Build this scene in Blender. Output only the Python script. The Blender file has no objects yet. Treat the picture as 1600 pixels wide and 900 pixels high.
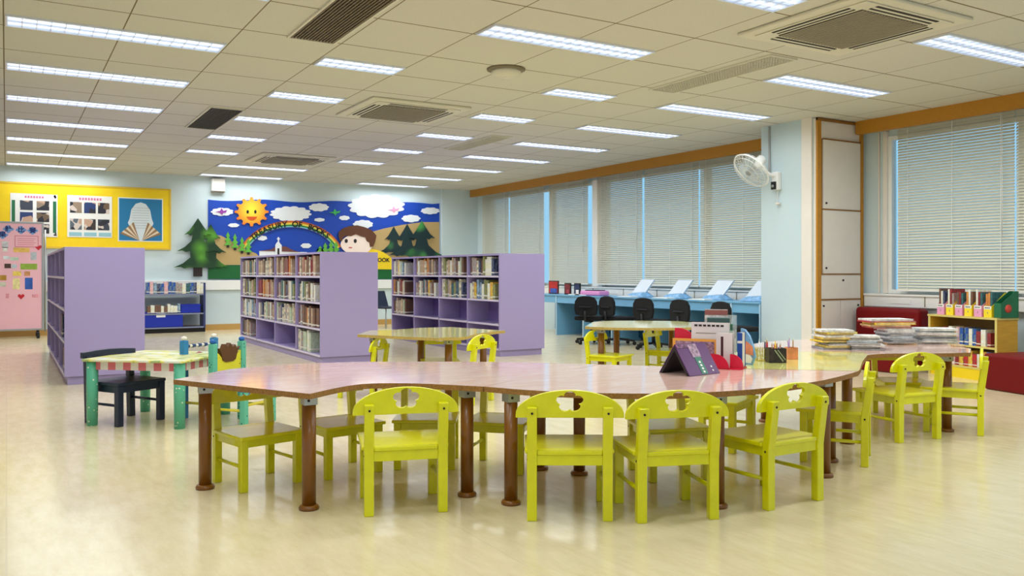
import bpy, bmesh, math, random
from mathutils import Vector, Matrix
random.seed(7)
sc = bpy.context.scene
COL = sc.collection
PI = math.pi

# ------------------------------------------------------------------ camera
TH = math.radians(30.705)          # camera looks 30.7 degrees to the right of the room's long axis
F = 1330.26; HZ = 426.0; CH = 1.2  # focal length in pixels of the 1600 wide frame, horizon row, camera height
cs, sn = math.cos(TH), math.sin(TH)
cd = bpy.data.cameras.new('camera'); cam = bpy.data.objects.new('camera', cd); COL.objects.link(cam)
cam.location = (0, 0, CH); cam.rotation_euler = (PI/2, 0, -TH)
cd.sensor_width = 36; cd.lens = 36*F/1600; cd.shift_y = -(450-HZ)/1600; cd.clip_start = .05; cd.clip_end = 200
sc.camera = cam

# ------------------------------------------------------------------ world, view, lamp strengths
LAMP_W = 6.9          # watts per lamp metre
TUBE_E = 1.5; PANEL_E = .62
sc.view_settings.view_transform = 'Standard'; sc.view_settings.look = 'None'
sc.view_settings.gamma = 1; sc.view_settings.use_curve_mapping = False
sc.view_settings.exposure = 0.0
w = bpy.data.worlds.new('daylight'); sc.world = w; w.use_nodes = True
nt = w.node_tree; nt.nodes.clear()
wo = nt.nodes.new('ShaderNodeOutputWorld'); bg = nt.nodes.new('ShaderNodeBackground')
tc = nt.nodes.new('ShaderNodeTexCoord'); sp = nt.nodes.new('ShaderNodeSeparateXYZ')
mr = nt.nodes.new('ShaderNodeMapRange'); mr.inputs[1].default_value = 0.1; mr.inputs[2].default_value = 0.6
mx = nt.nodes.new('ShaderNodeMix'); mx.data_type = 'RGBA'
mx.inputs[6].default_value = (.82, .86, .9, 1); mx.inputs[7].default_value = (.36, .72, 1.0, 1)
ms = nt.nodes.new('ShaderNodeMix'); ms.data_type = 'FLOAT'; ms.inputs[2].default_value = 0.68; ms.inputs[3].default_value = 1.1
L = nt.links.new
L(tc.outputs['Generated'], sp.inputs[0]); L(sp.outputs[0], mr.inputs[0]); L(mr.outputs[0], mx.inputs[0]); L(mr.outputs[0], ms.inputs[0])
L(mx.outputs[2], bg.inputs[0]); L(ms.outputs[0], bg.inputs[1]); L(bg.outputs[0], wo.inputs[0])

# ------------------------------------------------------------------ projection helpers (a pixel seen on a real plane)
def at(px, py, z=0.0):
    d = F*(CH-z)/(py-HZ); xc = (px-800)*d/F
    return Vector((xc*cs+d*sn, -xc*sn+d*cs, z))
def on_y(Y, px, py=None):
    k = (px-800)/F; X = Y*(sn+k*cs)/(cs-k*sn)
    if py is None: return X
    d = X*sn+Y*cs; return X, CH-(py-HZ)*d/F
def on_x(X, px, py=None):
    k = (px-800)/F; Y = X*(cs-k*sn)/(sn+k*cs)
    if py is None: return Y
    d = X*sn+Y*cs; return Y, CH-(py-HZ)*d/F

# ------------------------------------------------------------------ materials
def lin(c): return c/12.92 if c <= .04045 else ((c+.055)/1.055)**2.4
def rgb(h, k=1.0):
    if isinstance(h, str): h = h.lstrip('#'); t = [int(h[i:i+2], 16)/255 for i in (0, 2, 4)]
    else: t = [v/255 for v in h]
    return (lin(t[0])*k, lin(t[1])*k, lin(t[2])*k, 1)
MATS = {}
def mat(name, color, rough=.5, metal=0, coat=0, var=0, vscale=6, emis=0, bump=0, bscale=60, stretch=(1,1,1), spec=.5, trans=0, alpha=1):
    if name in MATS: return MATS[name]
    m = bpy.data.materials.new(name); m.use_nodes = True; MATS[name] = m
    n = m.node_tree.nodes; l = m.node_tree.links.new; b = n['Principled BSDF']
    c = rgb(color)
    b.inputs['Base Color'].default_value = c; b.inputs['Roughness'].default_value = rough
    b.inputs['Metallic'].default_value = metal; b.inputs['Specular IOR Level'].default_value = spec
    if coat: b.inputs['Coat Weight'].default_value = coat; b.inputs['Coat Roughness'].default_value = .08
    if trans: b.inputs['Transmission Weight'].default_value = trans
    if alpha < 1: b.inputs['Alpha'].default_value = alpha
    if emis: b.inputs['Emission Color'].default_value = c; b.inputs['Emission Strength'].default_value = emis
    if var or bump:
        t = n.new('ShaderNodeTexCoord'); mp = n.new('ShaderNodeMapping'); mp.inputs['Scale'].default_value = stretch
        l(t.outputs['Object'], mp.inputs[0])
        if var:
            no = n.new('ShaderNodeTexNoise'); no.inputs['Scale'].default_value = vscale; no.inputs['Detail'].default_value = 5
            l(mp.outputs[0], no.inputs[0])
            r = n.new('ShaderNodeMapRange'); r.inputs[1].default_value = .3; r.inputs[2].default_value = .7
            r.inputs[3].default_value = 1-var; r.inputs[4].default_value = 1+var
            l(no.outputs[0], r.inputs[0])
            v = n.new('ShaderNodeMix'); v.data_type = 'RGBA'; v.blend_type = 'MULTIPLY'; v.inputs[0].default_value = 1
            v.inputs[6].default_value = c; l(r.outputs[0], v.inputs[7]); l(v.outputs[2], b.inputs['Base Color'])
        if bump:
            n2 = n.new('ShaderNodeTexNoise'); n2.inputs['Scale'].default_value = bscale; l(mp.outputs[0], n2.inputs[0])
            bp = n.new('ShaderNodeBump'); bp.inputs['Strength'].default_value = bump; bp.inputs['Distance'].default_value = .01
            l(n2.outputs[0], bp.inputs['Height']); l(bp.outputs[0], b.inputs['Normal'])
    return m

def floor_material():
    m = mat('floor_linoleum', (226, 208, 168), rough=.13, spec=.55)
    n = m.node_tree.nodes; l = m.node_tree.links.new; b = n['Principled BSDF']
    g = n.new('ShaderNodeNewGeometry'); mp = n.new('ShaderNodeMapping'); mp.inputs['Scale'].default_value = (5, 1.2, 1)
    mp.inputs['Rotation'].default_value = (0, 0, .5)
    l(g.outputs['Position'], mp.inputs[0])
    a = n.new('ShaderNodeTexNoise'); a.inputs['Scale'].default_value = 3.2; a.inputs['Detail'].default_value = 8; a.inputs['Roughness'].default_value = .7
    l(mp.outputs[0], a.inputs[0])
    cr = n.new('ShaderNodeValToRGB'); cr.color_ramp.elements[0].position = .32; cr.color_ramp.elements[1].position = .68
    cr.color_ramp.elements[0].color = rgb((214, 199, 156)); cr.color_ramp.elements[1].color = rgb((228, 215, 178))
    l(a.outputs[0], cr.inputs[0])
    # welded sheet seams every 1.83 m
    s = n.new('ShaderNodeSeparateXYZ'); l(g.outputs['Position'], s.inputs[0])
    md = n.new('ShaderNodeMath'); md.operation = 'PINGPONG'; md.inputs[1].default_value = .915; l(s.outputs[0], md.inputs[0])
    lt = n.new('ShaderNodeMath'); lt.operation = 'LESS_THAN'; lt.inputs[1].default_value = .004; l(md.outputs[0], lt.inputs[0])
    x = n.new('ShaderNodeMix'); x.data_type = 'RGBA'; l(lt.outputs[0], x.inputs[0]); l(cr.outputs[0], x.inputs[6]); x.inputs[7].default_value = rgb((214, 200, 166))
    l(x.outputs[2], b.inputs['Base Color'])
    w1 = n.new('ShaderNodeTexNoise'); w1.inputs['Scale'].default_value = 5; w1.inputs['Detail'].default_value = 3; l(g.outputs['Position'], w1.inputs[0])
    bp = n.new('ShaderNodeBump'); bp.inputs['Strength'].default_value = .10; bp.inputs['Distance'].default_value = .02
    l(w1.outputs[0], bp.inputs['Height']); l(bp.outputs[0], b.inputs['Normal'])
    r = n.new('ShaderNodeMapRange'); r.inputs[3].default_value = .10; r.inputs[4].default_value = .22; l(w1.outputs[0], r.inputs[0]); l(r.outputs[0], b.inputs['Roughness'])
    return m

TX0, TXP, TY0, TYP = -.02, .845, 6.30, .8525
def ceiling_material():
    m = mat('ceiling_tiles', (214, 202, 172), rough=.9, spec=.2)
    n = m.node_tree.nodes; l = m.node_tree.links.new; b = n['Principled BSDF']
    g = n.new('ShaderNodeNewGeometry'); s = n.new('ShaderNodeSeparateXYZ'); l(g.outputs['Position'], s.inputs[0])
    def line(sock, off, p, w_):
        a = n.new('ShaderNodeMath'); a.operation = 'SUBTRACT'; a.inputs[1].default_value = off; l(sock, a.inputs[0])
        q = n.new('ShaderNodeMath'); q.operation = 'PINGPONG'; q.inputs[1].default_value = p/2; l(a.outputs[0], q.inputs[0])
        t = n.new('ShaderNodeMath'); t.operation = 'LESS_THAN'; t.inputs[1].default_value = w_; l(q.outputs[0], t.inputs[0]); return t
    # PINGPONG reaches zero at every full period 2*scale
    a = line(s.outputs[0], TX0, TXP, .005); c = line(s.outputs[1], TY0, TYP, .008)
    mxm = n.new('ShaderNodeMath'); mxm.operation = 'MAXIMUM'; l(a.outputs[0], mxm.inputs[0]); l(c.outputs[0], mxm.inputs[1])
    no = n.new('ShaderNodeTexNoise'); no.inputs['Scale'].default_value = 90; no.inputs['Detail'].default_value = 4; l(g.outputs['Position'], no.inputs[0])
    cr = n.new('ShaderNodeValToRGB'); cr.color_ramp.elements[0].position = .3; cr.color_ramp.elements[1].position = .7
    cr.color_ramp.elements[0].color = rgb((201, 199, 189)); cr.color_ramp.elements[1].color = rgb((212, 210, 201)); l(no.outputs[0], cr.inputs[0])
    x = n.new('ShaderNodeMix'); x.data_type = 'RGBA'; l(mxm.outputs[0], x.inputs[0]); l(cr.outputs[0], x.inputs[6]); x.inputs[7].default_value = rgb((118, 104, 78))
    l(x.outputs[2], b.inputs['Base Color'])
    bp = n.new('ShaderNodeBump'); bp.inputs['Strength'].default_value = .15; bp.inputs['Distance'].default_value = .003
    l(no.outputs[0], bp.inputs['Height']); l(bp.outputs[0], b.inputs['Normal'])
    return m

def laminate(name, c0, c1, c2):
    """glossy printed laminate with long pale streaks"""
    m = mat(name, c0, rough=.09, spec=.6, coat=.4)
    n = m.node_tree.nodes; l = m.node_tree.links.new; b = n['Principled BSDF']
    g = n.new('ShaderNodeTexCoord'); mp = n.new('ShaderNodeMapping'); mp.inputs['Scale'].default_value = (1.5, 6, 1); mp.inputs['Rotation'].default_value = (0, 0, .6)
    l(g.outputs['Object'], mp.inputs[0])
    a = n.new('ShaderNodeTexNoise'); a.inputs['Scale'].default_value = 4; a.inputs['Detail'].default_value = 9; a.inputs['Roughness'].default_value = .75; l(mp.outputs[0], a.inputs[0])
    cr = n.new('ShaderNodeValToRGB'); e = cr.color_ramp.elements; e[0].position = .3; e[1].position = .7; e[0].color = rgb(c1); e[1].color = rgb(c2)
    k = e.new(.5); k.color = rgb(c0); l(a.outputs[0], cr.inputs[0]); l(cr.outputs[0], b.inputs['Base Color'])
    return m

def speckle(name, c0, c1, scale, thr, rough=.6, coat=0):
    m = mat(name, c0, rough=rough, coat=coat)
    n = m.node_tree.nodes; l = m.node_tree.links.new; b = n['Principled BSDF']
    t = n.new('ShaderNodeTexCoord'); v = n.new('ShaderNodeTexVoronoi'); v.inputs['Scale'].default_value = scale; l(t.outputs['Object'], v.inputs[0])
    c = n.new('ShaderNodeMath'); c.operation = 'LESS_THAN'; c.inputs[1].default_value = thr; l(v.outputs['Distance'], c.inputs[0])
    x = n.new('ShaderNodeMix'); x.data_type = 'RGBA'; l(c.outputs[0], x.inputs[0]); x.inputs[6].default_value = rgb(c0); x.inputs[7].default_value = rgb(c1)
    l(x.outputs[2], b.inputs['Base Color']); return m

M_floor = floor_material(); M_ceil = ceiling_material()
M_wall = mat('painted_wall', (208, 224, 228), rough=.6, var=.02, vscale=2)
M_white = mat('white_paint', (236, 236, 232), rough=.45)
M_cream = mat('cream_paint', (228, 221, 211), rough=.5, var=.02)
M_oak = mat('oak_trim', (182, 126, 26), rough=.45, var=.12, vscale=8, stretch=(1, 14, 14))
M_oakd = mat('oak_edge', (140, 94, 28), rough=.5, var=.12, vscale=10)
M_base = mat('baseboard_tan', (196, 154, 84), rough=.4)
M_dark = mat('dark_gap', (28, 24, 22), rough=.8)
M_black = mat('black_plastic', (16, 16, 18), rough=.5, bump=.1)
M_blackfab = mat('black_fabric', (14, 14, 17), rough=.95, bump=.3, bscale=300)
M_metal = mat('grey_metal', (170, 172, 172), rough=.35, metal=.8)
M_chrome = mat('chrome', (215, 215, 215), rough=.15, metal=1)
M_lime = mat('lime_paint', (226, 224, 4), rough=.28, coat=.3, var=.05, vscale=14, bump=.04, bscale=25)
M_legw = mat('varnished_leg', (124, 74, 2), rough=.32, coat=.25, var=.14, vscale=9, stretch=(12, 12, 1.2))
M_pink = laminate('pink_laminate', (240, 200, 184), (232, 184, 164), (248, 222, 210))
M_yel = laminate('yellow_laminate', (232, 226, 130), (222, 214, 104), (242, 240, 168))
M_yel2 = laminate('pale_yellow_laminate', (228, 222, 140), (214, 206, 112), (240, 238, 180))
M_chip = mat('chipboard_edge', (150, 106, 52), rough=.75, var=.3, vscale=90)
M_chipl = mat('pale_wood_edge', (186, 158, 84), rough=.6, var=.2, vscale=60)
M_lilac = mat('lilac_laminate', (164, 150, 196), rough=.38, var=.012, vscale=1.5)
M_lilacs = mat('lilac_shelf_back', (140, 118, 180), rough=.5)
M_lilace = mat('lilac_pale_edge', (218, 208, 230), rough=.4)
M_navy = mat('navy_steel', (52, 62, 112), rough=.4)
M_navyp = mat('navy_paint', (26, 34, 58), rough=.4)
M_bluebox = mat('blue_plastic', (14, 44, 168), rough=.35)
M_desk = mat('sky_blue_laminate', (120, 178, 214), rough=.4)
M_deske = mat('pale_blue_edge', (190, 220, 238), rough=.4)
M_deskd = mat('teal_panel', (18, 80, 112), rough=.5)
M_blind = mat("blind_slat", (216, 213, 194), rough=.45, spec=.4)
M_red = mat('red_vinyl', (112, 0, 3), rough=.5, spec=.25, bump=.05, bscale=120)
M_redb = mat('crimson_plastic', (214, 20, 58), rough=.3)
M_maple = mat('honey_wood', (206, 158, 44), rough=.45, var=.08, vscale=6, stretch=(1, 1, 8))
M_maplee = mat('pale_honey_edge', (214, 196, 112), rough=.5)
M_paper = mat('paper', (238, 238, 232), rough=.8)
M_pages = mat('page_block', (226, 220, 202), rough=.85, var=.08, vscale=200, stretch=(1, 1, .1))
M_glass = mat('window_glass', (235, 245, 250), rough=.02, trans=1, spec=.5)
M_clear = mat('clear_acrylic', (235, 240, 245), rough=.05, alpha=.28)
M_grille = mat('grille_grey', (150, 142, 122), rough=.6)
M_acw = mat('cassette_plastic', (212, 208, 190), rough=.45)
M_slot = mat('slot_black', (34, 29, 24), rough=.7)
M_panel = mat('lamp_reflector', (205, 222, 250), rough=.3, emis=PANEL_E)
M_tube = mat('lamp_tube', (246, 250, 255), rough=.3, emis=TUBE_E)
M_louvre = mat('lamp_louvre', (226, 232, 246), rough=.3, metal=.3)
M_teal = speckle('teal_dots', (92, 186, 152), (236, 240, 214), 26, .16, .4)
M_teald = speckle('teal_dark_dots', (98, 190, 160), (24, 70, 90), 26, .16, .4)
M_bluec = mat('bright_blue_paint', (44, 128, 186), rough=.4, var=.05)
M_yelp = speckle('yellow_spots', (238, 222, 50), (110, 80, 30), 28, .17, .4)

# ------------------------------------------------------------------ mesh builder
class MB:
    def __init__(s): s.v = []; s.f = []; s.m = []; s.sm = []
    def add(s, vs, fs, mi=0, M=None, smooth=False):
        o = len(s.v)
        for v in vs:
            v = Vector(v); s.v.append(M @ v if M is not None else v)
        for f in fs: s.f.append([i+o for i in f]); s.m.append(mi); s.sm.append(smooth)
        return s
    def box(s, x0, y0, z0, x1, y1, z1, mi=0, M=None):
        v = [(x0,y0,z0),(x1,y0,z0),(x1,y1,z0),(x0,y1,z0),(x0,y0,z1),(x1,y0,z1),(x1,y1,z1),(x0,y1,z1)]
        return s.add(v, [(0,3,2,1),(4,5,6,7),(0,1,5,4),(1,2,6,5),(2,3,7,6),(3,0,4,7)], mi, M)
    def bar(s, a, b, wx, wy, mi=0, up=(0,0,1)):
        """square bar from a to b"""
        a, b = Vector(a), Vector(b); d = (b-a).normalized(); u = Vector(up)
        if abs(d.dot(u)) > .95: u = Vector((0,1,0))
        x = d.cross(u).normalized(); y = x.cross(d).normalized()
        vs = []
        for p in (a, b):
            for i, j in ((-1,-1),(1,-1),(1,1),(-1,1)): vs.append(p+x*i*wx/2+y*j*wy/2)
        return s.add(vs, [(3,2,1,0),(4,5,6,7),(0,1,5,4),(1,2,6,5),(2,3,7,6),(3,0,4,7)], mi)
    def tube(s, pts, r, n=10, mi=0, caps=True, radii=None):
        pts = [Vector(p) for p in pts]; vs = []; px = None
        for i, p in enumerate(pts):
            d = (pts[min(i+1, len(pts)-1)]-pts[max(i-1, 0)]).normalized()
            if px is None:
                u = Vector((0,0,1)) if abs(d.z) < .9 else Vector((1,0,0)); px = d.cross(u).normalized()
            else: px = (px-d*px.dot(d)).normalized()
            y = d.cross(px); rr = radii[i] if radii else r
            for k in range(n):
                a = 2*PI*k/n; vs.append(p+(px*math.cos(a)+y*math.sin(a))*rr)
        fs = []
        for i in range(len(pts)-1):
            for k in range(n): fs.append((i*n+k, i*n+(k+1)%n, (i+1)*n+(k+1)%n, (i+1)*n+k))
        s.add(vs, fs, mi, None, True)
        if caps:
            o = len(s.v)-len(vs)
            s.f.append([o+k for k in range(n)][::-1]); s.m.append(mi); s.sm.append(False)
            o2 = o+(len(pts)-1)*n; s.f.append([o2+k for k in range(n)]); s.m.append(mi); s.sm.append(False)
        return s
    def lathe(s, prof, n=20, mi=0, M=None, smooth=True):
        vs = []; fs = []
        for r, z in prof:
            for k in range(n): a = 2*PI*k/n; vs.append((r*math.cos(a), r*math.sin(a), z))
        for i in range(len(prof)-1):
            for k in range(n): fs.append((i*n+k, i*n+(k+1)%n, (i+1)*n+(k+1)%n, (i+1)*n+k))
        fs.append(tuple(range(n))[::-1]); fs.append(tuple((len(prof)-1)*n+k for k in range(n)))
        return s.add(vs, fs, mi, M, smooth)
    def prism(s, poly, z0, z1, mi=0, M=None, side=None):
        """poly in xy, extruded in z"""
        poly = [(p[0], p[1]) for p in poly]
        ar = sum(poly[i][0]*poly[(i+1)%len(poly)][1]-poly[(i+1)%len(poly)][0]*poly[i][1] for i in range(len(poly)))
        if ar < 0: poly = poly[::-1]
        n = len(poly); vs = [(x, y, z0) for x, y in poly]+[(x, y, z1) for x, y in poly]
        s.add(vs, [tuple(range(n))[::-1], tuple(range(n, 2*n))], mi, M)
        o = len(s.v)-2*n
        for i in range(n):
            s.f.append([o+i, o+(i+1)%n, o+n+(i+1)%n, o+n+i]); s.m.append(mi if side is None else side); s.sm.append(False)
        return s
    def build(s, name, mats, parent=None, bevel=0, seg=2):
        me = bpy.data.meshes.new(name); me.from_pydata([tuple(v) for v in s.v], [], s.f)
        if not isinstance(mats, (list, tuple)): mats = [mats]
        for m in mats: me.materials.append(m)
        me.polygons.foreach_set('material_index', s.m); me.polygons.foreach_set('use_smooth', s.sm); me.update()
        o = bpy.data.objects.new(name, me); COL.objects.link(o)
        if parent: o.parent = parent
        if bevel:
            b = o.modifiers.new('bevel', 'BEVEL'); b.width = bevel; b.segments = seg; b.limit_method = 'ANGLE'; b.angle_limit = .7
        return o
def tag(o, label=None, cat=None, group=None, kind=None):
    if label: o['label'] = label
    if cat: o['category'] = cat
    if group: o['group'] = group
    if kind: o['kind'] = kind
    return o
def thing(name, label, cat, loc=(0,0,0), rz=0, group=None):
    o = bpy.data.objects.new(name, None); COL.objects.link(o); o.location = loc; o.rotation_euler = (0, 0, rz); o.empty_display_size = .1
    return tag(o, label, cat, group)
def struct(o): o['kind'] = 'structure'; return o
def copy_tree(o, parent=None):
    c = o.copy(); COL.objects.link(c)
    if parent: c.parent = parent
    for ch in [x for x in o.children]: copy_tree(ch, c)
    return c
def YM(y0):
    """matrix that stands an xy prism up: (x, y, z) -> (x, y0 - z, y), facing the camera side"""
    return Matrix(((1,0,0,0),(0,0,-1,y0),(0,1,0,0),(0,0,0,1)))
def Rz(a, loc=(0,0,0)): return Matrix.Translation(Vector(loc)) @ Matrix.Rotation(a, 4, 'Z')
def text_mesh(s, size, name, m, parent, M, ext=.004, align='CENTER'):
    cu = bpy.data.curves.new(name, 'FONT'); cu.body = s; cu.size = size; cu.extrude = ext; cu.offset = size*.025; cu.align_x = align; cu.align_y = 'CENTER'
    o = bpy.data.objects.new('tmp', cu); COL.objects.link(o)
    dg = bpy.context.evaluated_depsgraph_get(); dg.update()
    me = bpy.data.meshes.new_from_object(o.evaluated_get(dg)); COL.objects.unlink(o); bpy.data.objects.remove(o)
    me.name = name; me.transform(M); me.materials.clear(); me.materials.append(m)
    r = bpy.data.objects.new(name, me); COL.objects.link(r); r.parent = parent; return r

# ------------------------------------------------------------------ room shell
YB = 18.5; XW = 9.95; H = 3.2
struct(MB().box(-8, -4, -.12, 11, YB+.2, 0).build('floor', M_floor))
struct(MB().box(-8, -1.5, H, 11, YB+.2, H+.12).build('ceiling', M_ceil))
struct(MB().box(-8, YB, 0, XW+.15, YB+.2, H).build('wall_back', M_wall))
wr = MB()
wr.box(XW, -4, 0, XW+.15, YB, .93); wr.box(XW, -1.5, 2.98, XW+.15, YB, H)
wr.box(XW, 17.75, .93, XW+.15, YB, 2.98); wr.box(XW, 7.07, .93, XW+.15, 8.6, 2.98)
struct(wr.build('wall_right', M_wall))
struct(MB().box(-8, YB-.03, 0, 9.0, YB, .12).build('baseboard_back', M_base))
tk = MB().box(-8, YB-.07, .86, 8.9, YB, 1.04); tk.box(-8, YB-.075, .84, 8.9, YB, .86)
struct(tk.build('trim_1', M_white, bevel=.006))
# step in the back wall right of the mural
struct(MB().box(8.98, YB-.1, 0, XW, YB, H).build('wall_step', M_wall))
# valance
struct(MB().box(9.68, 7.42-2.9-6, 3.03, 9.76, 7.38, H).box(9.68, -1.5, 3.03, 9.76, 4.6, H).build('trim_2', M_oak))
struct(MB().box(9.68, 8.34, 3.03, 9.76, 18.3, H).build('trim_3', M_oak))
# square column
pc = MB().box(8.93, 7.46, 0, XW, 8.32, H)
struct(pc.build('wall_column', mat('dimmed_wall_paint', (194, 212, 218), rough=.6, var=.01, vscale=2)))  # same paint as the walls, colour darkened to offset the fill light here
struct(MB().box(8.915, 7.46, 0, 8.93, 7.62, H).build('trim_4', M_cream))
struct(MB().box(9.9, 7.07, .93, XW, 7.13, 3.05).box(9.92, 7.2, .93, XW, 7.22, 3.05).build('trim_5', M_cream, bevel=.005))
# window frames with their panes
wi = 0
for y0, y1 in ((-1.5, 2.2), (2.2, 5.35), (5.35, 7.07), (8.6, 10.45), (10.45, 13.2), (13.5, 15.1), (15.1, 17.75)):
    wi += 1; fr = MB(); t = .05
    fr.box(XW-.02, y0, .93, XW+.08, y0+t, 2.98); fr.box(XW-.02, y1-t, .93, XW+.08, y1, 2.98)
    fr.box(XW-.02, y0+t, .93, XW+.08, y1-t, .93+t); fr.box(XW-.02, y0+t, 2.93, XW+.08, y1-t, 2.98)
    o = struct(fr.build('window_%d' % wi, M_white))
    MB().box(XW+.03, y0+t, .98, XW+.036, y1-t, 2.93).build('pane', M_glass, o)
struct(MB().box(9.84, 13.2, .93, XW+.1, 13.5, 3.0).build('trim_6', M_white))
# sill trunking below the blinds
for k, (y0, y1) in enumerate(((-1.5, 7.38), (8.34, YB-.1))):
    b = MB().box(9.86, y0, .757, XW, y1, .915); b.box(9.84, y0, .90, XW, y1, .925)
    y = y0+.4
    while y < y1-.2:
        b.box(9.852, y, .77, 9.86, y+.012, .895, 1); b.box(9.853, y+.2, .80, 9.86, y+.5, .87, 0); y += .95
    struct(b.build('trim_%d' % (7+k), [M_white, M_grille]))

# ------------------------------------------------------------------ venetian blinds
def blind(y0, y1, label, zb=.965, cords=2):
    t = thing('venetian_blind', label, 'blind', (9.82, (y0+y1)/2, 0), 0, 'venetian blinds along the window wall')
    w2 = (y1-y0)/2
    MB().box(-.03, -w2, 3.06, .03, w2, 3.10).build('headrail', M_white, t)
    s = MB(); z = zb+.03; i = 0; ang = math.radians(57); p = .0355
    while z < 3.05:
        wob = .02*math.sin(i*.37+y0)
        a = ang+wob; dx, dz = .0195*math.cos(a), .0195*math.sin(a)
        vs = []
        for yy in (-w2, w2):
            for q, (u, e) in enumerate(((-1, 0), (0, .0022), (1, 0))): vs.append((u*dx-e, yy, z+u*dz+e*.4))
        s.add(vs, [(0,1,4,3),(1,2,5,4)], 0, None, True); z += p; i += 1
    s.build('slats', M_blind, t)
    MB().box(-.015, -w2, zb, .015, w2, zb+.022).build('bottom_rail', M_white, t)
    c = MB()
    for k in range(cords+1):
        yy = -w2+.15+(2*w2-.3)*k/max(cords, 1); c.box(-.0215, yy-.003, zb, -.0195, yy+.003, 3.06)
    c.build('ladder_cord', M_white, t)
    MB().tube([(-.045, -w2+.12, 3.05), (-.045, -w2+.12, 1.6)], .005, 6).build('tilt_wand', M_white, t)
    return t
BL = [(1187, 1094, 'closed grey venetian blind directly left of the white column behind the wall fan'),
      (1092, 1007, 'closed grey venetian blind, second to the left of the white column'),
      (1004, 933, 'closed grey venetian blind just right of the white window post'),
      (919, 858, 'closed grey venetian blind just left of the white window post'),
      (850, 797, 'bluish venetian blind above the right end of the far lilac bookcase'),
      (795, 754, 'venetian blind closest to the back wall, beside its corner')]
for a, b, lb in BL:
    y0, y1 = on_x(9.82, a), on_x(9.82, b)
    if a == 1187: y0 = 8.55
    blind(y0, y1, lb)
blind(on_x(9.82, 1583)-.02, on_x(9.82, 1403), 'wide grey venetian blind above the magazine files, right of the cabinet')
blind(3.9, on_x(9.82, 1588), 'venetian blind cut off by the right edge of the picture')

# ------------------------------------------------------------------ built-in cabinet beside the column
t = thing('wall_cabinet', 'tall pale cabinet with oak edging between white column and window', 'cabinet', (8.95, 7.42, 0))
MB().box(.0, -.0, 0, .88, .04, 3.19).build('body', M_cream, t)
MB().box(0, -.03, 0, .07, 0, 3.19).build('oak_post', M_oak, t); MB().box(.86, -.03, 0, .91, 0, 3.19).build('oak_post', M_oak, t)
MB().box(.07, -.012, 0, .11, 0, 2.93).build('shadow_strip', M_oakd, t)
MB().box(0, -.032, 3.16, .9, 0, 3.19).build('oak_rail', M_oakd, t)
def cdoor(name, x0, x1, z0, z1, kx, kz, lb=None):
    d = MB().box(x0, -.022, z0+.008, x1, -.002, z1-.008).build(name, M_cream, t, bevel=.003)
    MB().box(x0, -.03, z1-.008, x1, -.002, z1+.008).build('oak_lip', M_oakd, d)
    MB().lathe([(.0, 0), (.012, 0), (.014, .008), (.01, .016), (0, .018)], 10, 0, Matrix.Translation((kx, -.022, kz)) @ Matrix.Rotation(PI/2, 4, 'X')).build('knob', M_dark, d)
cdoor('door', .12, .855, 2.02, 2.93, .17, 2.1); cdoor('door', .12, .855, 1.18, 2.02, .17, 1.26)
cdoor('flap_door', .075, .855, .85, 1.18, .5, 1.1)
cdoor('door', .075, .45, .06, .85, .12, .77); cdoor('door', .46, .855, .06, .85, .8, .77)

# ------------------------------------------------------------------ ceiling lights
LAMPS = 0
def lamp_proto(n):
    W = .845*n-.03; D = .33
    t = thing('ceiling_light', 'louvred ceiling light', 'ceiling light', (0, 0, H))
    f = MB(); e = .014
    f.box(0, 0, -.016, W, e, 0); f.box(0, D-e, -.016, W, D, 0); f.box(0, e, -.016, e, D-e, 0); f.box(W-e, e, -.016, W, D-e, 0)
    f.build('frame', M_louvre, t)
    MB().box(e, e, -.004, W-e, D-e, -.001).build('reflector', M_panel, t)
    for k in (0, 1): MB().tube([(e+.01, D*(.3+.4*k), -.009), (W-e-.01, D*(.3+.4*k), -.009)], .006, 8).build('tube', M_tube, t)
    lv = MB(); nx = int(8*n)
    for k in range(1, nx): lv.box(e+(W-2*e)*k/nx-.003, e, -.0155, e+(W-2*e)*k/nx+.003, D-e, -.004)
    lv.box(e, D/2-.004, -.0155, W-e, D/2+.004, -.004)
    lv.build('louvre', M_louvre, t)
    return t, W
PR = {1: lamp_proto(1), 2: lamp_proto(2)}
used = {1: False, 2: False}
ROWN = ['nearest the camera', 'second row from the camera', 'third row from the camera', 'fourth row from the camera', 'fifth row from the camera', 'sixth row from the camera', 'third row from the back wall', 'second row from the back wall', 'row closest to the back wall']
COLN = {0: 'in the leftmost column of lights', 3: 'in the column left of centre', 4: 'in the central column', 6: 'in the column right of centre', 8: 'in the column nearest the windows'}
def row_y(r): return 4.24+1.705*r
lamps = []
for r in range(-2, 9):
    for c, n in ((0, 2),) : lamps.append((r, c, n))
    if 2 <= r <= 6: lamps.append((r, 3, 1))
    elif r >= 7: lamps.append((r, 4, 2))
    if r in (-1, 0, 1): lamps.append((r, 4, 2))
    if 2 <= r <= 6: lamps.append((r, 6, 1))
    if r >= 7: lamps.append((r, 6, 2)) if r == 9 else None
    lamps.append((r, 8, 2))
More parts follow.
